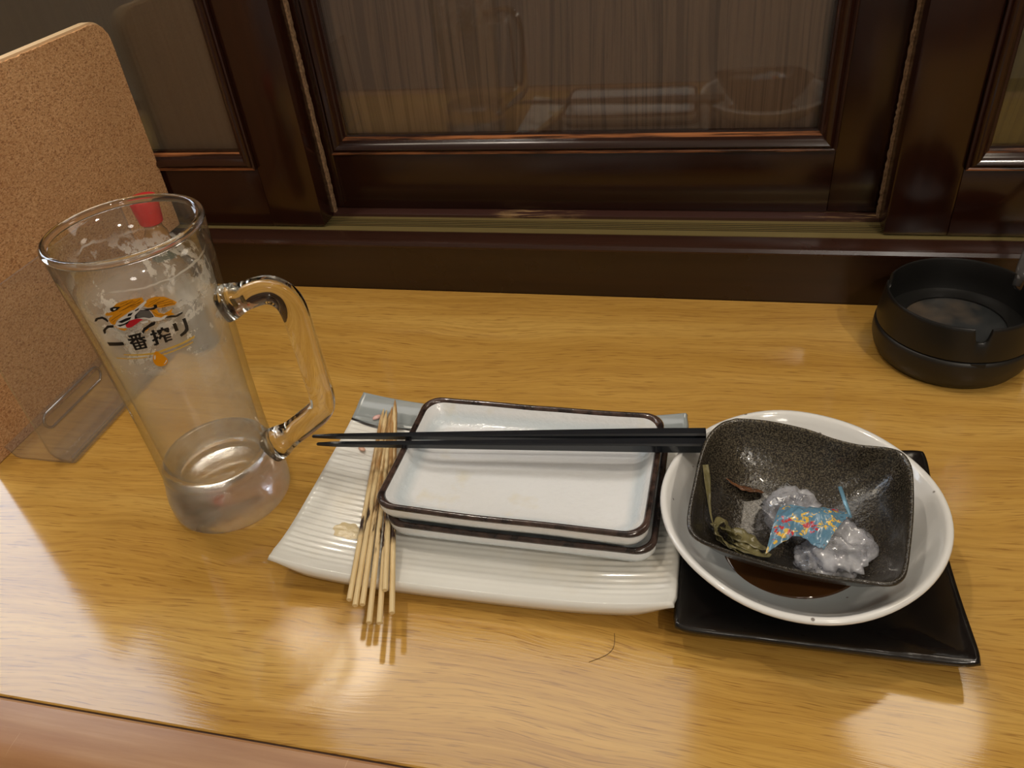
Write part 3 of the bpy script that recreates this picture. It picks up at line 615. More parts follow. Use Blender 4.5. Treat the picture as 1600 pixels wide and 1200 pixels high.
simple('print_black', (.008, .007, .007), .3); simple('print_orange', sr(226, 150, 22), .35); simple('print_white', sr(226, 220, 212), .4); simple('print_red', sr(196, 30, 44), .35)
simple('print_gold', sr(214, 172, 74), .35); simple('print_drop', sr(232, 150, 10), .3); simple('print_brown', sr(120, 68, 10), .4)
def decal(name, polys, mat, off):
    out = bmesh.new()
    for poly in polys:
        bm = bmesh.new()
        vs = [bm.verts.new((a/1e4*.035, z/1e5, 0)) for a, z in poly]
        try: bm.faces.new(vs)
        except ValueError: bm.free(); continue
        xs = [v.co.x for v in vs]; x = min(xs)+.0012
        bmesh.ops.triangulate(bm, faces=bm.faces[:])
        while x < max(xs):
            bmesh.ops.bisect_plane(bm, geom=bm.verts[:]+bm.edges[:]+bm.faces[:], plane_co=(x, 0, 0), plane_no=(1, 0, 0)); x += .0012
        bmesh.ops.triangulate(bm, faces=bm.faces[:])
        mp = {}
        for v in bm.verts:
            th = v.co.x/.035; z = v.co.y; r = rout(z)+off
            mp[v.index if False else v] = out.verts.new((r*math.cos(th), r*math.sin(th), z))
        for f in bm.faces:
            try: out.faces.new([mp[v] for v in f.verts])
            except ValueError: pass
        bm.free()
    for f in out.faces:
        f.normal_update(); c = f.calc_center_median()
        if f.normal.dot(Vector((c.x, c.y, 0))) < 0: f.normal_flip()
    return from_bm(name, out, mat, gw, False, False)
for nm, key, mat, off in (('printed_gold_stroke', 'gold_stroke', 'print_gold', .00012), ('printed_droplet', 'droplet', 'print_drop', .00020), ('printed_droplet_shine', 'droplet_shine', 'print_white', .00028),
        ('printed_emblem_mane', 'emblem_orange', 'print_orange', .00014), ('printed_emblem_mane_lines', 'emblem_lines', 'print_brown', .00020), ('printed_emblem_body', 'emblem_white', 'print_white', .00024), ('printed_emblem_belly', 'emblem_red', 'print_red', .00032),
        ('printed_emblem_limbs', 'emblem_black', 'print_black', .00036), ('printed_emblem_scales', 'emblem_spots', 'print_white', .00044), ('printed_lettering', 'lettering', 'print_black', .00026)):
    decal(nm, DECAL[key], mat, off)

# ================================================================== long ribbed platter
def mk_platter():
    t = NT('celadon_white_glaze'); co = t.coord(); x, y, z = t.sep(co)
    w = t.math('MULTIPLY', t.math('SUBTRACT', t.noise(t.coord((14, 2, 1)), 1.0, 3), .5), .022)
    yy = t.math('ADD', y, w); yy = t.math('SUBTRACT', yy, t.math('MULTIPLY', x, .03))
    band = t.maprange(yy, .0500, .0506)
    line = t.math('MULTIPLY', t.maprange(yy, .0484, .0492), t.maprange(yy, .0512, .0504))
    n = t.noise(co, 28, 4, .55)
    white = t.mix(n, sr(232, 230, 222), sr(240, 238, 232))
    stain = t.math('MULTIPLY', t.maprange(t.noise(t.coord((1, 1, 1), (.3, .1, 0)), 26, 3), .52, .75), .55)
    white = t.mix(stain, white, sr(226, 214, 190))
    c = t.mix(band, white, t.mix(n, sr(138, 146, 148), sr(160, 166, 166)))
    c = t.mix(t.math('MULTIPLY', line, t.maprange(t.noise(co, 60, 3), .3, .5, .4, 1)), c, sr(40, 38, 38))
    return t.done(t.bsdf(c, .12, None, coat=.3))
MAT['platter'] = mk_platter()
PHW, PHD = .1018, .0685
pl = empty('long_platter', (-.1063, .3025, 0)); tag(pl, 'long white ribbed ceramic platter with grey end band under two small plates', 'plate')
def p_base(u, v): return .0072+.0056*abs(v)**5+.0085*abs(u)**3.2
def p_top(u, v):
    rib = .00034*math.cos(v*PHD*2*PI/.0039)*ss(.97, .80, abs(v))*(.35+.65*ss(.35, .75, abs(u)))*ss(1.0, .93, abs(u))
    if v > .70: rib *= ss(.80, .70, v)
    return p_base(u, v)+rib
def p_bot(u, v):
    k = ss(.58, .80, max(abs(u)*1.05, abs(v)))
    return k*(p_base(u, v)-.0085*(1-.45*ss(.8, 1, abs(u))))
def p_xy(u, v):
    r = 1-.010*ss(.9, 1, abs(v))*abs(u)**6
    return PHW*u*r, PHD*v*(1-.012*abs(u)**8)
slab('platter_body', 72, 240, p_xy, p_top, p_bot, 'platter', pl, .0012)

# ================================================================== two stacked oblong plates
def mk_white(name, a, b, rough=.1, bscale=70, bstr=.35):
    t = NT(name); co = t.coord(); n = t.noise(co, 24, 4); h = t.noise(co, bscale, 3, .5)
    return t.done(t.bsdf(t.mix(n, a, b), rough, t.bump(h, bstr, .0012), coat=.25))
def mk_whiteglaze():
    t = NT('white_glaze'); co = t.coord(); n = t.noise(co, 24, 4); h = t.noise(co, 260, 3, .5); z = t.sep(co)[2]
    c = t.mix(n, sr(230, 231, 232), sr(239, 240, 241))
    blue_band = t.math('MULTIPLY', t.maprange(z, .0066, .0080), t.maprange(z, .0130, .0100))  # pale blue tint on the lower plate wall, set by height
    c = t.mix(t.math('MULTIPLY', blue_band, .5), c, sr(190, 208, 218))
    s = t.maprange(t.noise(t.coord((1, 1, 1), (.5, .2, 0)), 42, 3), .60, .72, 0, .35)
    c = t.mix(s, c, sr(226, 214, 178))
    return t.done(t.bsdf(c, .10, t.bump(h, .45, .0012), coat=.25))
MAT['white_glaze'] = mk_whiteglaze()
def mk_rim():
    t = NT('iron_brown_rim_glaze'); co = t.coord(); n = t.noise(co, 150, 4)
    return t.done(t.bsdf(t.mix(t.maprange(n, .35, .7), sr(30, 23, 22), sr(86, 66, 58)), .16, t.bump(n, .4, .0008), coat=.4))
MAT['iron_rim'] = mk_rim()
def oblong(loc, rz, label, seed):
    root = empty('oblong_plate', loc); root.rotation_euler = (0, 0, rz)
    tag(root, label, 'plate', 'stacked oblong plates')
    HW, HD = .0697, .0452
    def ring(ins, z, wob=1.0):
        out = []
        pts = dense(rrect(HW, HD, .0105, 8), .004)
        # same count for every ring: scale the outer outline per side
        for x, y in pts:
            ang = math.atan2(y, x); q = noise.noise(Vector((x*22, y*22, seed)))
            kx, ky = (HW-ins)/HW, (HD-ins)/HD
            out.append((x*kx+.0006*q*wob, y*ky+.0008*q*wob, z+.0006*q*wob+ (.0010*(abs(x)/HW)**2*(abs(y)/HD)**2 if z > .01 else 0)))
        return out
    prof = [(.0135, 0), (.0120, 0), (.0112, .0022), (.0085, .0042), (.0045, .0066), (.0014, .0086), (.0002, .0108), (.0002, .0162), (.0010, .0170), (.0022, .0168), (.0034, .0152), (.0062, .0112), (.0095, .0080), (.0140, .0066), (.0220, .0062), (.0330, .0060)]
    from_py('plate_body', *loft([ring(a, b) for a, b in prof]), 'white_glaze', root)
    rp = [(.0004, .0146), (-.0002, .0152), (-.0003, .0163), (.0008, .0174), (.0019, .0173), (.0028, .0164), (.0032, .0154)]
    from_py('rim', *loft([ring(a, b) for a, b in rp], True, False, False), 'iron_rim', root)
    return root
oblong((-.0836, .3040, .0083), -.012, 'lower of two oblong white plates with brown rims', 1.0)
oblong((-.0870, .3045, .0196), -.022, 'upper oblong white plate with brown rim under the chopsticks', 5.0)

# ================================================================== chopsticks
t = NT('black_lacquer'); MAT['lacquer'] = t.done(t.bsdf((.010, .012, .016), .22, t.bump(t.noise(t.coord((40, 400, 400)), 1.0, 3), .06, .0004), coat=.3))
def chopstick(a, b, label):
    a, b = Vector(a), Vector(b); L = (b-a).length
    root = bpy.data.objects.new('chopstick', None); bpy.data.objects.remove(root)
    rings = []
    for k in range(21):
        s = k/20; r = .00115+(.0031-.00115)*min(1, s*1.15)
        c = r*.28
        if k == 0: r *= .75; c = r*.5
        sq = [(r, r-c), (r-c, r), (-r+c, r), (-r, r-c), (-r, -r+c), (-r+c, -r), (r-c, -r), (r, -r+c)]
        rings.append([(s*L, p, q) for p, q in sq])
    rings.insert(0, [(-.0006, p[1]*.4, p[2]*.4) for p in rings[0]])
    o = from_py('chopstick', *loft(rings), 'lacquer', None, False); autosmooth(o, 25)
    d = (b-a).normalized(); o.location = a
    o.rotation_euler = (0, -math.asin(d.z), math.atan2(d.y, d.x))
    return tag(o, label, 'chopstick', 'pair of black chopsticks')
chopstick((-.2108, .3084, .0372), (.0059, .3272, .0424), 'black chopstick farther from the table edge, its tip left of the other')
chopstick((-.2054, .3024, .0372), (.0106, .3195, .0424), 'black chopstick nearer the table edge, its thick end touching the dark bowl')

# ================================================================== bamboo skewers
def mk_bamboo():
    t = NT('bamboo'); co = t.coord(); x, y, z = t.sep(co)
    oi = t.n('ShaderNodeObjectInfo').outputs['Random']
    g = t.noise(t.coord((900, 30, 900)), 1.0, 3)
    v = t.n('ShaderNodeCombineXYZ'); t.link(t.math('MULTIPLY', y, 38), v.inputs[0]); t.link(t.math('MULTIPLY', oi, 37), v.inputs[1]); t.link(t.math('MULTIPLY', x, 300), v.inputs[2])
    b = t.noise(v.outputs[0], 1.0, 4, .6)
    c = t.mix(t.maprange(g, .3, .7), sr(218, 188, 134), sr(240, 218, 170))
    c = t.mix(t.math('MULTIPLY', t.maprange(b, .42, .55), t.maprange(y, .035, .065, 0, .85)), c, sr(168, 118, 58))
    burn = t.math('MULTIPLY', t.maprange(b, .50, .57), t.math('MULTIPLY', t.maprange(y, .040, .046), t.maprange(y, .080, .062)))
    c = t.mix(burn, c, sr(46, 26, 16))
    return t.done(t.bsdf(c, .45))
MAT['bamboo'] = mk_bamboo()
SK = [((-.1576, .2179, .0160), (-.1911, .3615, .0164)), ((-.1535, .2151, .0160), (-.1872, .3576, .0190)), ((-.1502, .2162, .0160), (-.1862, .3586, .0162)), ((-.1432, .2068, .0160), (-.1846, .3608, .0192)),
      ((-.1382, .2072, .0160), (-.1826, .3564, .0164)), ((-.1408, .2239, .0188), (-.1809, .3534, .0216)), ((-.1342, .2137, .0160), (-.1834, .3644, .0222))]
SL = ['leftmost bamboo skewer across the white platter', 'second bamboo skewer from the left on the platter', 'third bamboo skewer from the left on the platter', 'fourth bamboo skewer from the left, reaching far past the platter', 'fifth bamboo skewer from the left, reaching far past the platter', 'sixth and shortest-reaching bamboo skewer, beside the oblong plates', 'rightmost bamboo skewer with a charred spot below the plates']
for (a, b), lb in zip(SK, SL):
    a, b = Vector(a), Vector(b); L = (b-a).length; R = .00145
    rings = [[(r*math.cos(2*PI*k/12), s, r*math.sin(2*PI*k/12)) for k in range(12)] for s, r in ((0, R*.85), (.0003, R), (L*.3, R), (L*.6, R), (L-.013, R), (L-.006, R*.62), (L-.0006, R*.12))]
    o = from_py('bamboo_skewer', *loft(rings), 'bamboo'); autosmooth(o, 50)
    d = (b-a).normalized(); o.location = a; o.rotation_euler = (math.asin(d.z), 0, math.atan2(d.y, d.x)-PI/2)
    tag(o, lb, 'skewer', 'used bamboo skewers')

# ================================================================== black square plate
def mk_black(name, a, b, rough, sp, spc, bst=.3):
    t = NT(name); co = t.coord(); n = t.noise(co, 18, 4); s = t.noise(co, 620, 2, .6); h = t.noise(co, 60, 4)
    c = t.mix(t.maprange(n, .35, .7), a, b); c = t.mix(t.maprange(s, .56, .70, 0, sp), c, spc)
    return t.done(t.bsdf(c, t.maprange(h, .3, .7, rough*.7, rough*1.4), t.bump(h, bst, .0008), coat=.2))
MAT['black_plate'] = mk_black('black_plate_glaze', sr(15, 12, 11), sr(26, 21, 19), .16, .1, sr(60, 52, 46))
bp = empty('square_plate', (.0588, .2915, 0)); tag(bp, 'black square plate with upturned edges under the white bowl', 'plate')
def b_xy(u, v):
    pinch = 1-.035*(1-abs(v)**2)*abs(u)**3; pinch2 = 1-.035*(1-abs(u)**2)*abs(v)**3
    cu = 1-.03*(abs(u)*abs(v))**12
    return .0632*u*pinch*cu, .0665*v*pinch2*cu
def b_top(u, v):
    m = max(abs(u), abs(v)); return .0068+.0068*ss(.62, 1.0, m)+.0030*(abs(u)*abs(v))**2+.0002*noise.noise(Vector((u*6, v*6, 1)))
def b_bot(u, v):
    m = max(abs(u), abs(v)); return ss(.70, .84, m)*(b_top(u, v)-.0042)
slab('plate_body', 64, 64, b_xy, b_top, b_bot, 'black_plate', bp, .0010)

# ================================================================== white bowl
def mk_bowl():
    t = NT('white_bowl_glaze'); co = t.coord(); z = t.sep(co)[2]; n = t.noise(co, 22, 4); h = t.noise(co, 80, 3)
    sp = t.n('ShaderNodeTexVoronoi', i_Vector=co, i_Scale=95.0)
    c = t.mix(n, sr(232, 230, 226), sr(242, 241, 238))
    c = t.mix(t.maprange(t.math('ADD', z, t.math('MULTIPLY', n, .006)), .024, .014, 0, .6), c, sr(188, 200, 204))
    c = t.mix(t.maprange(sp.outputs[0], .10, .07, 0, .8), c, sr(90, 74, 60))
    return t.done(t.bsdf(c, .12, t.bump(h, .2, .001), coat=.25))
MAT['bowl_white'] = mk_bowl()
WB = (.0500, .2880, .0070)
wb = empty('white_bowl', WB); tag(wb, 'round white hand-formed bowl on the black square plate', 'bowl')
BC = [0.06701, 0.00098, 0.00063, -0.00169, 0.00031, 0.00026, -0.00008, 0.00051, 0.00017]
def brad(a): return BC[0]+sum(BC[2*n-1]*math.cos(n*a)+BC[2*n]*math.sin(n*a) for n in (1, 2, 3, 4))
def bring(k, z):
    out = []
    for i in range(96):
        a = 2*PI*i/96; r = k*((brad(a) if k > .6 else .067+(brad(a)-.067)*k/.6*.8)); w = .0006*noise.noise(Vector((math.cos(a)*2, math.sin(a)*2, 4)))
        out.append((r*math.cos(a), r*math.sin(a), z+w*(k > .7)))
    return out
bprof = [(.40, .0012), (.43, 0), (.47, .0), (.48, .0035), (.60, .0066), (.76, .0132), (.89, .0210), (.965, .0270), (.994, .0292), (1.0, .0302), (.992, .0312), (.968, .0316), (.945, .0305), (.915, .0275), (.86, .0225), (.76, .0160), (.62, .0105), (.45, .0074), (.25, .0062), (.1, .006)]
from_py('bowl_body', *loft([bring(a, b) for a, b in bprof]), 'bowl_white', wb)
def mk_soy():
    t = NT('brown_sauce'); n = t.noise(t.coord(), 40, 3)
    return t.done(t.bsdf(t.mix(n, sr(58, 36, 18), sr(92, 58, 28)), .05, coat=.2))
MAT['soy'] = mk_soy()
so = from_py('sauce_puddle', *loft([[(r*(.0370+.0018*math.sin(3*a+1))*math.cos(a), r*(.0365+.0015*math.sin(2*a))*math.sin(a), z) for a in [2*PI*i/64 for i in range(64)]] for r, z in ((.80, -.0040), (1.0, .0), (.97, .0005), (.5, .0006))]), 'soy')
so.location = (.0500, .2845, .0168); tag(so, 'brown sauce left in the white bowl', 'sauce')

# ================================================================== dark square bowl, tilted in the white one
def mk_dark():
    t = NT('dark_speckled_glaze'); co = t.coord(); n = t.noise(co, 16, 4); s = t.noise(co, 1300, 2, .7); h = t.noise(co, 420, 3); y = t.sep(co)[1]
    c = t.mix(t.maprange(n, .35, .65), sr(26, 22, 19), sr(46, 40, 33))
    m = t.maprange(t.math('ADD', t.math('MULTIPLY', y, 9.0), n), .30, .90, .15, 1)
    c = t.mix(t.math('MULTIPLY', t.maprange(s, .44, .62), t.math('MULTIPLY', m, .62)), c, sr(136, 126, 104))
    c = t.mix(t.maprange(s, .66, .74, 0, .5), c, sr(120, 112, 100))
    return t.done(t.bsdf(c, .20, t.bump(h, .5, .0008), coat=.35))
MAT['dark_glaze'] = mk_dark()
SQ = [[.02, .3225, .0584], [.0353, .3222, .0583], [.0533, .3184, .0578], [.0647, .3138, .0571], [.076, .3109, .0567], [.0873, .3104, .0566], [.0941, .3087, .0564], [.0976, .3037, .0556], [.0984, .2945, .0543], [.0961, .2749, .0514], [.0929, .2581, .0489], [.0897, .2443, .0469], [.0866, .2388, .0461], [.0818, .2362, .0457], [.0745, .2361, .0457], [.0596, .2366, .0458], [.0418, .2384, .046], [.0234, .2424, .0466], [.0098, .2465, .0472], [.0027, .25, .0477], [-.0006, .2554, .0485], [-.001, .264, .0498], [.0006, .2787, .0519], [.0028, .2962, .0545], [.0063, .3095, .0565], [.0123, .3184, .0578]]
SC = Vector((.0490, .2795, .0520)); SN = Vector((0, -.147, 1)).normalized()
sqp = catmull([Vector(p)-SC for p in SQ]+[Vector(SQ[0])-SC], 4)[:-1]
sb = empty('square_bowl', tuple(SC-SN*.0345)); tag(sb, 'dark speckled square bowl tilted inside the white bowl', 'bowl')
def sring(k, d, sx=0):
    rnd = ss(.75, .3, k)
    out = []
    for p in sqp:
        q = p*k
        if rnd > 0:
            L = p.length; q = q*(1-rnd*.9)+p.normalized()*(.047*k)*(rnd*.9)
        out.append(tuple(q+SN*(d+.0345)))
    return out
sprof = [(.36, -.0335), (.40, -.0345), (.47, -.0345), (.50, -.0310), (.62, -.0265), (.80, -.0165), (.93, -.0055), (.985, -.0012), (1.0, .0), (.995, .0010), (.975, .0014), (.955, .0004), (.93, -.0035), (.84, -.0105), (.72, -.0160), (.58, -.0195), (.42, -.0215), (.25, -.0224), (.1, -.0226)]
from_py('bowl_body', *loft([sring(a, b) for a, b in sprof]), 'dark_glaze', sb)
def floor_z(x, y):
    """height of the dark bowl's inside at a point"""
    best = None
    p = Vector((x-SC.x, y-SC.y, 0)); a = math.atan2(p.y, p.x)
    rr = min(sqp, key=lambda q: abs((math.atan2(q.y, q.x)-a+PI) % (2*PI)-PI)).length
    k = min(.93, p.length/rr); pr = [(b, c) for b, c in sprof[12:]]
    pr = pr[::-1]; d = pr[0][1]
    for (k0, d0), (k1, d1) in zip(pr, pr[1:]):
        if k0 <= k <= k1: d = d0+(d1-d0)*(k-k0)/(k1-k0)
    return SC.z+.147*(y-SC.y)+d

# ================================================================== leftovers in the dark bowl
def ribbon(path, widths, roll, mat, parent, name, th=.0004, seed=0, crinkle=.0008):
    P = catmull(path, 10); n = len(P); V = []; fs = []; M = 6
    for i, p in enumerate(P):
        t = (P[min(i+1, n-1)]-P[max(i-1, 0)]).normalized(); s = i/(n-1)
        a = t.cross(Vector((0, 0, 1)));  a = a.normalized() if a.length > 1e-4 else Vector((1, 0, 0))
        b = a.cross(t); rl = roll[0]+(roll[1]-roll[0])*s
        d = a*math.cos(rl)+b*math.sin(rl); nn = d.cross(t)
        j = s*(len(widths)-1); k = min(int(j), len(widths)-2); w = widths[k]+(widths[k+1]-widths[k])*(j-k)
        for m in range(M+1):
            e = -1+2*m/M; q = noise.noise(Vector((s*9+seed, e*1.6, seed*3)))
            V.append(p+d*w*.5*e+nn*(crinkle*q+.0012*w/.006*e*e*.3))
    W = M+1
    N = len(V); V2 = [v-Vector((0, 0, th)) for v in V]
    for i in range(n-1):
        for m in range(M):
            x = i*W+m; fs.append((x, x+1, x+W+1, x+W)); fs.append((N+x, N+x+W, N+x+W+1, N+x+1))
    for i in range(n-1):
        for m in (0, M): x = i*W+m; fs.append((x, x+W, N+x+W, N+x))
    for m in range(M):
        for i in (0, n-1): x = i*W+m; fs.append((x, x+1, N+x+1, N+x))
    return from_py(name, [tuple(v) for v in V+V2], fs, mat, parent)
def mk_leaf(name, a, b, c2):
    t = NT(name); n = t.noise(t.coord(), 120, 4); f = t.noise(t.coord((300, 60, 200)), 1.0, 3)
    c = t.mix(t.maprange(n, .35, .65), a, b); c = t.mix(t.maprange(f, .55, .7, 0, .6), c, c2)
    return t.done(t.bsdf(c, .22, t.bump(f, .4, .0005), coat=.3, Subsurface_Weight=0.0))
MAT['pickle'] = mk_leaf('olive_pickle', sr(96, 90, 58), sr(128, 120, 82), sr(160, 148, 110))
MAT['brown_leaf'] = mk_leaf('brown_leaf', sr(84, 52, 30), sr(120, 78, 48), sr(60, 38, 22))
MAT['peach_bit'] = mk_leaf('peach_bit', sr(212, 164, 138), sr(226, 184, 160), sr(196, 140, 112))
MAT['pink_bit'] = mk_leaf('pink_bit', sr(222, 174, 168), sr(232, 196, 190), sr(206, 150, 142))
def on(x, y, h): return (x, y, floor_z(x, y)+h)
pk = empty('pickled_greens', on(.0235, .2600, 0)); tag(pk, 'limp clump of olive pickled greens in the dark bowl', 'food')
ko = pk.location.copy()
def leaf(path, w, roll, seed, cr=.0012):
    o = ribbon([Vector(on(*p))-ko for p in path], w, roll, 'pickle', pk, 'leaf', .0005, seed, cr); return o
leaf([(.0110, .2660, .004), (.0150, .2690, .008), (.0185, .2660, .006), (.0205, .2610, .004)], [.004, .007, .008, .005], (.3, 1.2), 1)
leaf([(.0120, .2640, .002), (.0160, .2590, .004), (.0230, .2560, .005), (.0330, .2575, .004), (.0365, .2600, .003)], [.004, .006, .006, .006, .003], (.9, .2), 2)
leaf([(.0180, .2670, .003), (.0230, .2650, .007), (.0300, .2625, .006), (.0360, .2605, .004)], [.005, .008, .007, .004], (-.4, .6), 3)
leaf([(.0115, .2670, .006), (.0125, .2610, .007), (.0175, .2570, .006), (.0250, .2545, .003)], [.003, .005, .005, .003], (1.2, .4), 4)
leaf([(.0180, .2640, .002), (.0240, .2600, .006), (.0320, .2590, .005)], [.003, .006, .004], (1.0, -.5), 5)
leaf([(.0150, .2660, .007), (.0180, .2620, .010), (.0230, .2630, .006)], [.004, .006, .003], (.2, 1.4), 6)
sv = ribbon([Vector(on(*p)) for p in ((.0060, .2930, .0028), (.0072, .2880, .0028), (.0085, .2800, .0026), (.0098, .2720, .0024), (.0122, .2665, .0022))], [.0030, .0034, .0020, .0009, .0007], (.2, .5), 'pickle', None, 'pickle_strand', .0004, 9, .0003)
tag(sv, 'thin olive vegetable strand along the dark bowl left wall', 'food')
bl = ribbon([Vector(on(*p)) for p in ((.0165, .2975, .0018), (.0225, .2960, .0020), (.0285, .2955, .0026), (.0345, .2965, .0018))], [.0006, .0030, .0060, .0024], (.1, .5), 'brown_leaf', None, 'leaf_scrap', .0003, 12, .0006)
tag(bl, 'brown leaf scrap stuck to the dark bowl back wall', 'food')
def crumb(name, x, y, z, s, mat, label, seed, lx=1.0):
    bm = bmesh.new(); bmesh.ops.create_icosphere(bm, subdivisions=2, radius=1)
    for v in bm.verts:
        q = 1+.35*noise.noise(v.co*1.3+Vector((seed, 0, 0))); v.co = Vector((v.co.x*s*q*lx, v.co.y*s*q*.8, v.co.z*s*q*.5))
    o = from_bm(name, bm, mat); o.location = (x, y, z+s*.42); o.rotation_euler = (0, 0, seed); tag(o, label, 'food'); return o
crumb('food_crumb', .0720, .2520, floor_z(.0720, .2520), .0013, 'peach_bit', 'tiny peach crumb at the dark bowl front', 1.0)
def ptop(x, y): return p_top((x+.1063)/PHW, (y-.3025)/PHD)
crumb('food_scrap', -.1930, .3262, ptop(-.1930, .3262), .0020, 'peach_bit', 'small peach food scrap on platter left of the skewers', 2.6, 1.6)
crumb('food_scrap', -.1935, .3545, ptop(-.1935, .3545), .0024, 'pink_bit', 'pink food scrap behind the skewer tips', 4.0, 1.2)
def mk_smear():
    t = NT('egg_smear'); n = t.noise(t.coord(), 260, 4)
    return t.done(t.bsdf(t.mix(n, sr(214, 190, 138), sr(236, 222, 190)), .15, t.bump(n, .6, .001), coat=.3))
MAT['smear'] = mk_smear()
vs = []; N = 40
rings = []
for k, h in ((1.0, .0001), (.8, .0007), (.45, .0009)):
    ring = []
    for i in range(N):
        a = 2*PI*i/N; r = k*(.0085+.0035*noise.noise(Vector((math.cos(a)*1.8, math.sin(a)*1.8, 2))))
        x, y = -.1775+r*math.cos(a)*1.05, .2650+r*math.sin(a)*.62
        ring.append((x, y, ptop(x, y)+h))
    rings.append(ring)
tag(from_py('sauce_smear', *loft(rings, True, False, True), 'smear'), 'pale yellow sauce smear on platter left of the skewers', 'food')

# ================================================================== crumpled wrapper
def mk_print():
    t = NT('printed_foil'); co = t.coord()
    v = t.n('ShaderNodeTexVoronoi', i_Vector=t.coord((1, 1.5, 1.2)), i_Scale=230.0); r = t.sep(v.outputs[1])[0]
    n = t.noise(co, 300, 3, .6, 1.2); n2 = t.noise(co, 420, 2, .5, 2.0)
    c = t.mix(n2, sr(82, 124, 150), sr(106, 148, 172))
    c = t.mix(t.math('MULTIPLY', t.maprange(r, .66, .68), t.maprange(n, .53, .55)), c, sr(232, 190, 70))
    c = t.mix(t.math('MULTIPLY', t.maprange(r, .14, .12), t.maprange(n, .48, .50)), c, sr(196, 44, 48))
    c = t.mix(t.maprange(n, .66, .68), c, sr(226, 142, 58))
    c = t.mix(t.maprange(n2, .71, .73), c, sr(236, 236, 232))
    c = t.mix(t.maprange(n2, .27, .25), c, sr(30, 34, 44))
    return t.done(t.bsdf(c, .25, None, coat=.3))
MAT['foil'] = mk_print(); simple('red_ink', sr(190, 30, 44), .3)
wr = empty('candy_wrapper', on(.0560, .2690, 0)); wo = wr.location.copy()
tag(wr, 'crumpled clear wrapper with blue printed band in the dark bowl', 'wrapper')
def filmlump(c, s, seed, name):
    bm = bmesh.new(); bmesh.ops.create_icosphere(bm, subdivisions=4, radius=1)
    for v in bm.verts:
        d = v.co.normalized(); f = 1.0
        for sc, am in ((1.3, .38), (2.6, .24), (6.0, .04)):
            f += am*(1-2.2*abs(noise.noise(d*sc+Vector((seed, seed*2, 0)))))-am*.5
        p = Vector((d.x*s[0], d.y*s[1], d.z*s[2]))*f+Vector(c)
        fl = floor_z(p.x, p.y)+.0012
        if p.z < fl: p.z = fl+.0004*noise.noise(d*9)
        v.co = p-wo
    o = from_bm(name, bm, 'film', wr, True); return o
filmlump((.0660, .2640, .036), (.0135, .0145, .0100), 1.3, 'clear_film')
filmlump((.0560, .2570, .033), (.0085, .0090, .0060), 4.1, 'clear_film')
filmlump((.0470, .2830, .036), (.0120, .0130, .0085), 7.7, 'clear_film')
cols = [[(.0340, .2540, .0380), (.0380, .2690, .0455), (.0412, .2805, .0430)], [(.0420, .2590, .0425), (.0440, .2700, .0490), (.0480, .2800, .0440)], [(.0480, .2612, .0440), (.0505, .2705, .0500), (.0542, .2785, .0450)], [(.0540, .2560, .0450), (.0580, .2690, .0515), (.0630, .2790, .0455)], [(.0580, .2545, .0440), (.0646, .2645, .0500), (.0712, .2756, .0450)]]
GX = [catmull([Vector(r[j]) for r in cols], 8) for j in range(3)]
rows = [catmull([GX[0][i], GX[1][i], GX[2][i]], 10) for i in range(len(GX[0]))]
V = []; fs = []; W = len(rows[0])
for i, r in enumerate(rows):
    for j, p in enumerate(r): V.append(p-wo+Vector((0, 0, .0014*noise.noise(Vector((i*.28, j*.25, 2)))+.0005*noise.noise(Vector((i*.8, j*.7, 7))))))
n = len(V); V += [v-Vector((0, 0, .00025)) for v in V]
for i in range(len(rows)-1):
    for j in range(W-1): a = i*W+j; fs.append((a, a+1, a+W+1, a+W)); fs.append((n+a, n+a+W, n+a+W+1, n+a+1))
from_py('printed_band', [tuple(v) for v in V], fs, 'foil', wr)
tv, tf = tube([Vector((.0708, .2738, .0455))-wo, Vector((.0690, .2800, .0475))-wo, Vector((.0672, .2895, .0490))-wo], [.0006, .0008, .0008], 6, (1.3, .6, 2))
simple('blue_foil', sr(120, 164, 190), .2, .2)
from_py('twisted_end', tv, tf, 'blue_foil', wr)

# ================================================================== ashtray
simple('black_melamine', sr(22, 21, 20), .38); 
t = NT('black_melamine_lower'); MAT['mel_base'] = t.done(t.bsdf(t.mix(t.noise(t.coord(), 30, 4), sr(24, 22, 20), sr(34, 31, 27)), .42))
def mk_dish():
    t = NT('grey_ashtray_dish'); co = t.coord(); n = t.noise(co, 45, 5, .65); b = t.noise(t.coord((1, 1, 1), (.02, .03, 0)), 32, 3)
    c = t.mix(t.maprange(n, .35, .7), sr(38, 40, 41), sr(56, 58, 59)); c = t.mix(t.maprange(b, .5, .72, 0, .7), c, sr(98, 84, 70))
    return t.done(t.bsdf(c, .28))
MAT['dish'] = mk_dish()
at = empty('ashtray', (.1575, .4775, 0)); tag(at, 'round black ashtray with notched rim by the right-hand door', 'ashtray')
lathe('base_ring', [(.0001, .0006), (.0385, .0006), (.0405, 0), (.0425, .0012), (.0455, .0062), (.0470, .0115), (.0473, .0150), (.0471, .0195), (.0466, .0222), (.0455, .0226), (.0300, .0226)], 'mel_base', at, 96, True, False)
NOT = [math.radians(28), math.radians(157), math.radians(-86)]
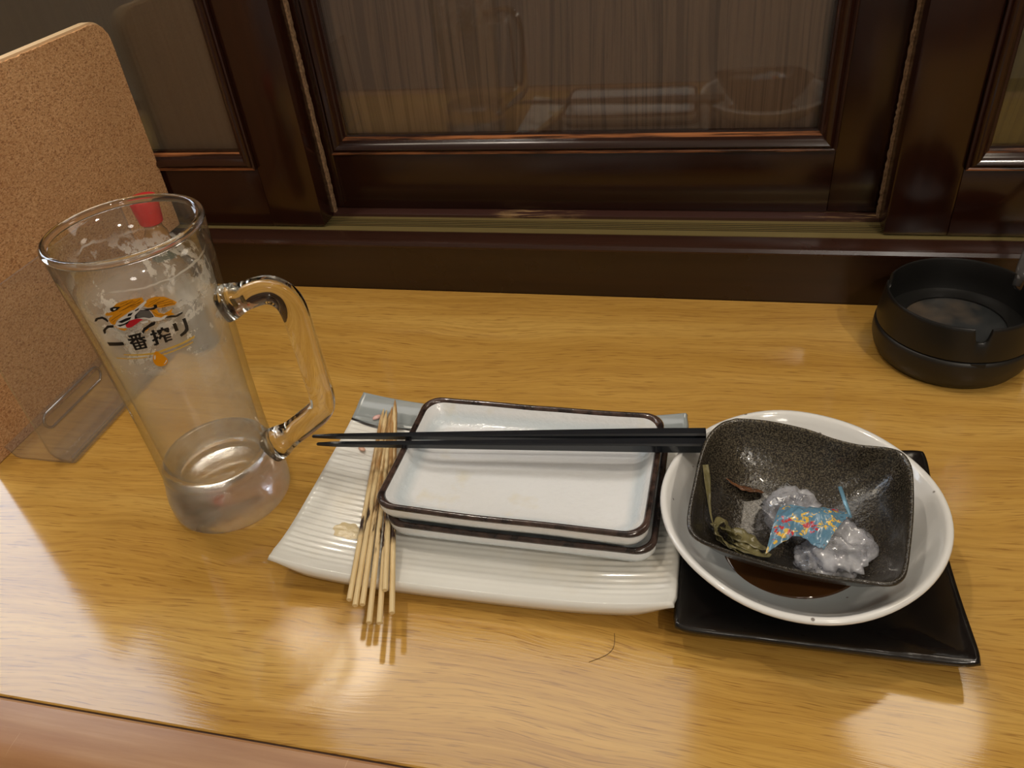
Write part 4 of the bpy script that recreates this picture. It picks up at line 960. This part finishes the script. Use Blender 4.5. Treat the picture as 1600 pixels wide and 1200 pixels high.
def dip(a, r):
    d = min(abs((a-n+PI) % (2*PI)-PI) for n in NOT)*r
    w = .0042
    return 0 if d >= w else .0092*math.sqrt(max(0, 1-(d/w)**4))
rings = []; NN = 288
for r, z in ((.0300, .0205), (.0300, .0228), (.0452, .0230), (.0463, .0236), (.0464, .0244), (.0450, .0340), (.0440, .0425), (.0437, .0444), (.0432, .0450), (.0424, .0449), (.0420, .0440), (.0416, .0340), (.0410, .0200), (.0405, .0195)):
    ring = []
    for i in range(NN):
        a = 2*PI*i/NN; top = .0450-dip(a, .043); ring.append((r*math.cos(a), r*math.sin(a), min(z, top-(.0450-z)*.25) if z > top-.002 else z))
    rings.append(ring)
autosmooth(from_py('notched_ring', *loft(rings+[rings[0]], True, False, False), 'black_melamine', at), 45)
autosmooth(lathe('inner_dish', [(.0409, .0215), (.0405, .0225), (.0398, .0225), (.0392, .0218), (.0200, .0216), (.0001, .0215)], 'dish', at, 96, False, True), 20)
simple('slot_black', (.004, .004, .004), .6)
sl = box('slot', (-.0042, -.0003, -.0014), (.0042, .0012, .0014), 'slot_black', at, .0005); sl.location = (.0040, -.0464, .0215)
# clear strip leaning into the rear notch
a = Vector((.1935, .4970, .0385)); b = Vector((.2180, .5480, .1150))
tv, tf = tube([a+(b-a)*k/8 for k in range(9)], [.0028*.6]+[.0028]*8, 14, (1.4, .5, 2))
tag(from_py('plastic_strip', tv, tf, 'smoky'), 'narrow smoky translucent strip leaning in the ashtray notch', 'strip')

# ================================================================== stray hair on the table
tv, tf = tube([Vector((*p, .0002)) for p in catmull([(-.0312, .2292, 0), (-.0306, .2250, 0), (-.0311, .2205, 0), (-.0341, .2166, 0), (-.0409, .2122, 0)], 6)] if False else [Vector((p.x, p.y, .0002)) for p in catmull([(-.0312, .2292, 0), (-.0306, .2250, 0), (-.0311, .2205, 0), (-.0341, .2166, 0), (-.0409, .2122, 0)], 6)], .00010, 5)
simple('hair', sr(58, 36, 20), .5)
tag(from_py('stray_hair', tv, tf, 'hair'), 'single dark hair lying on the table before the platter', 'hair')
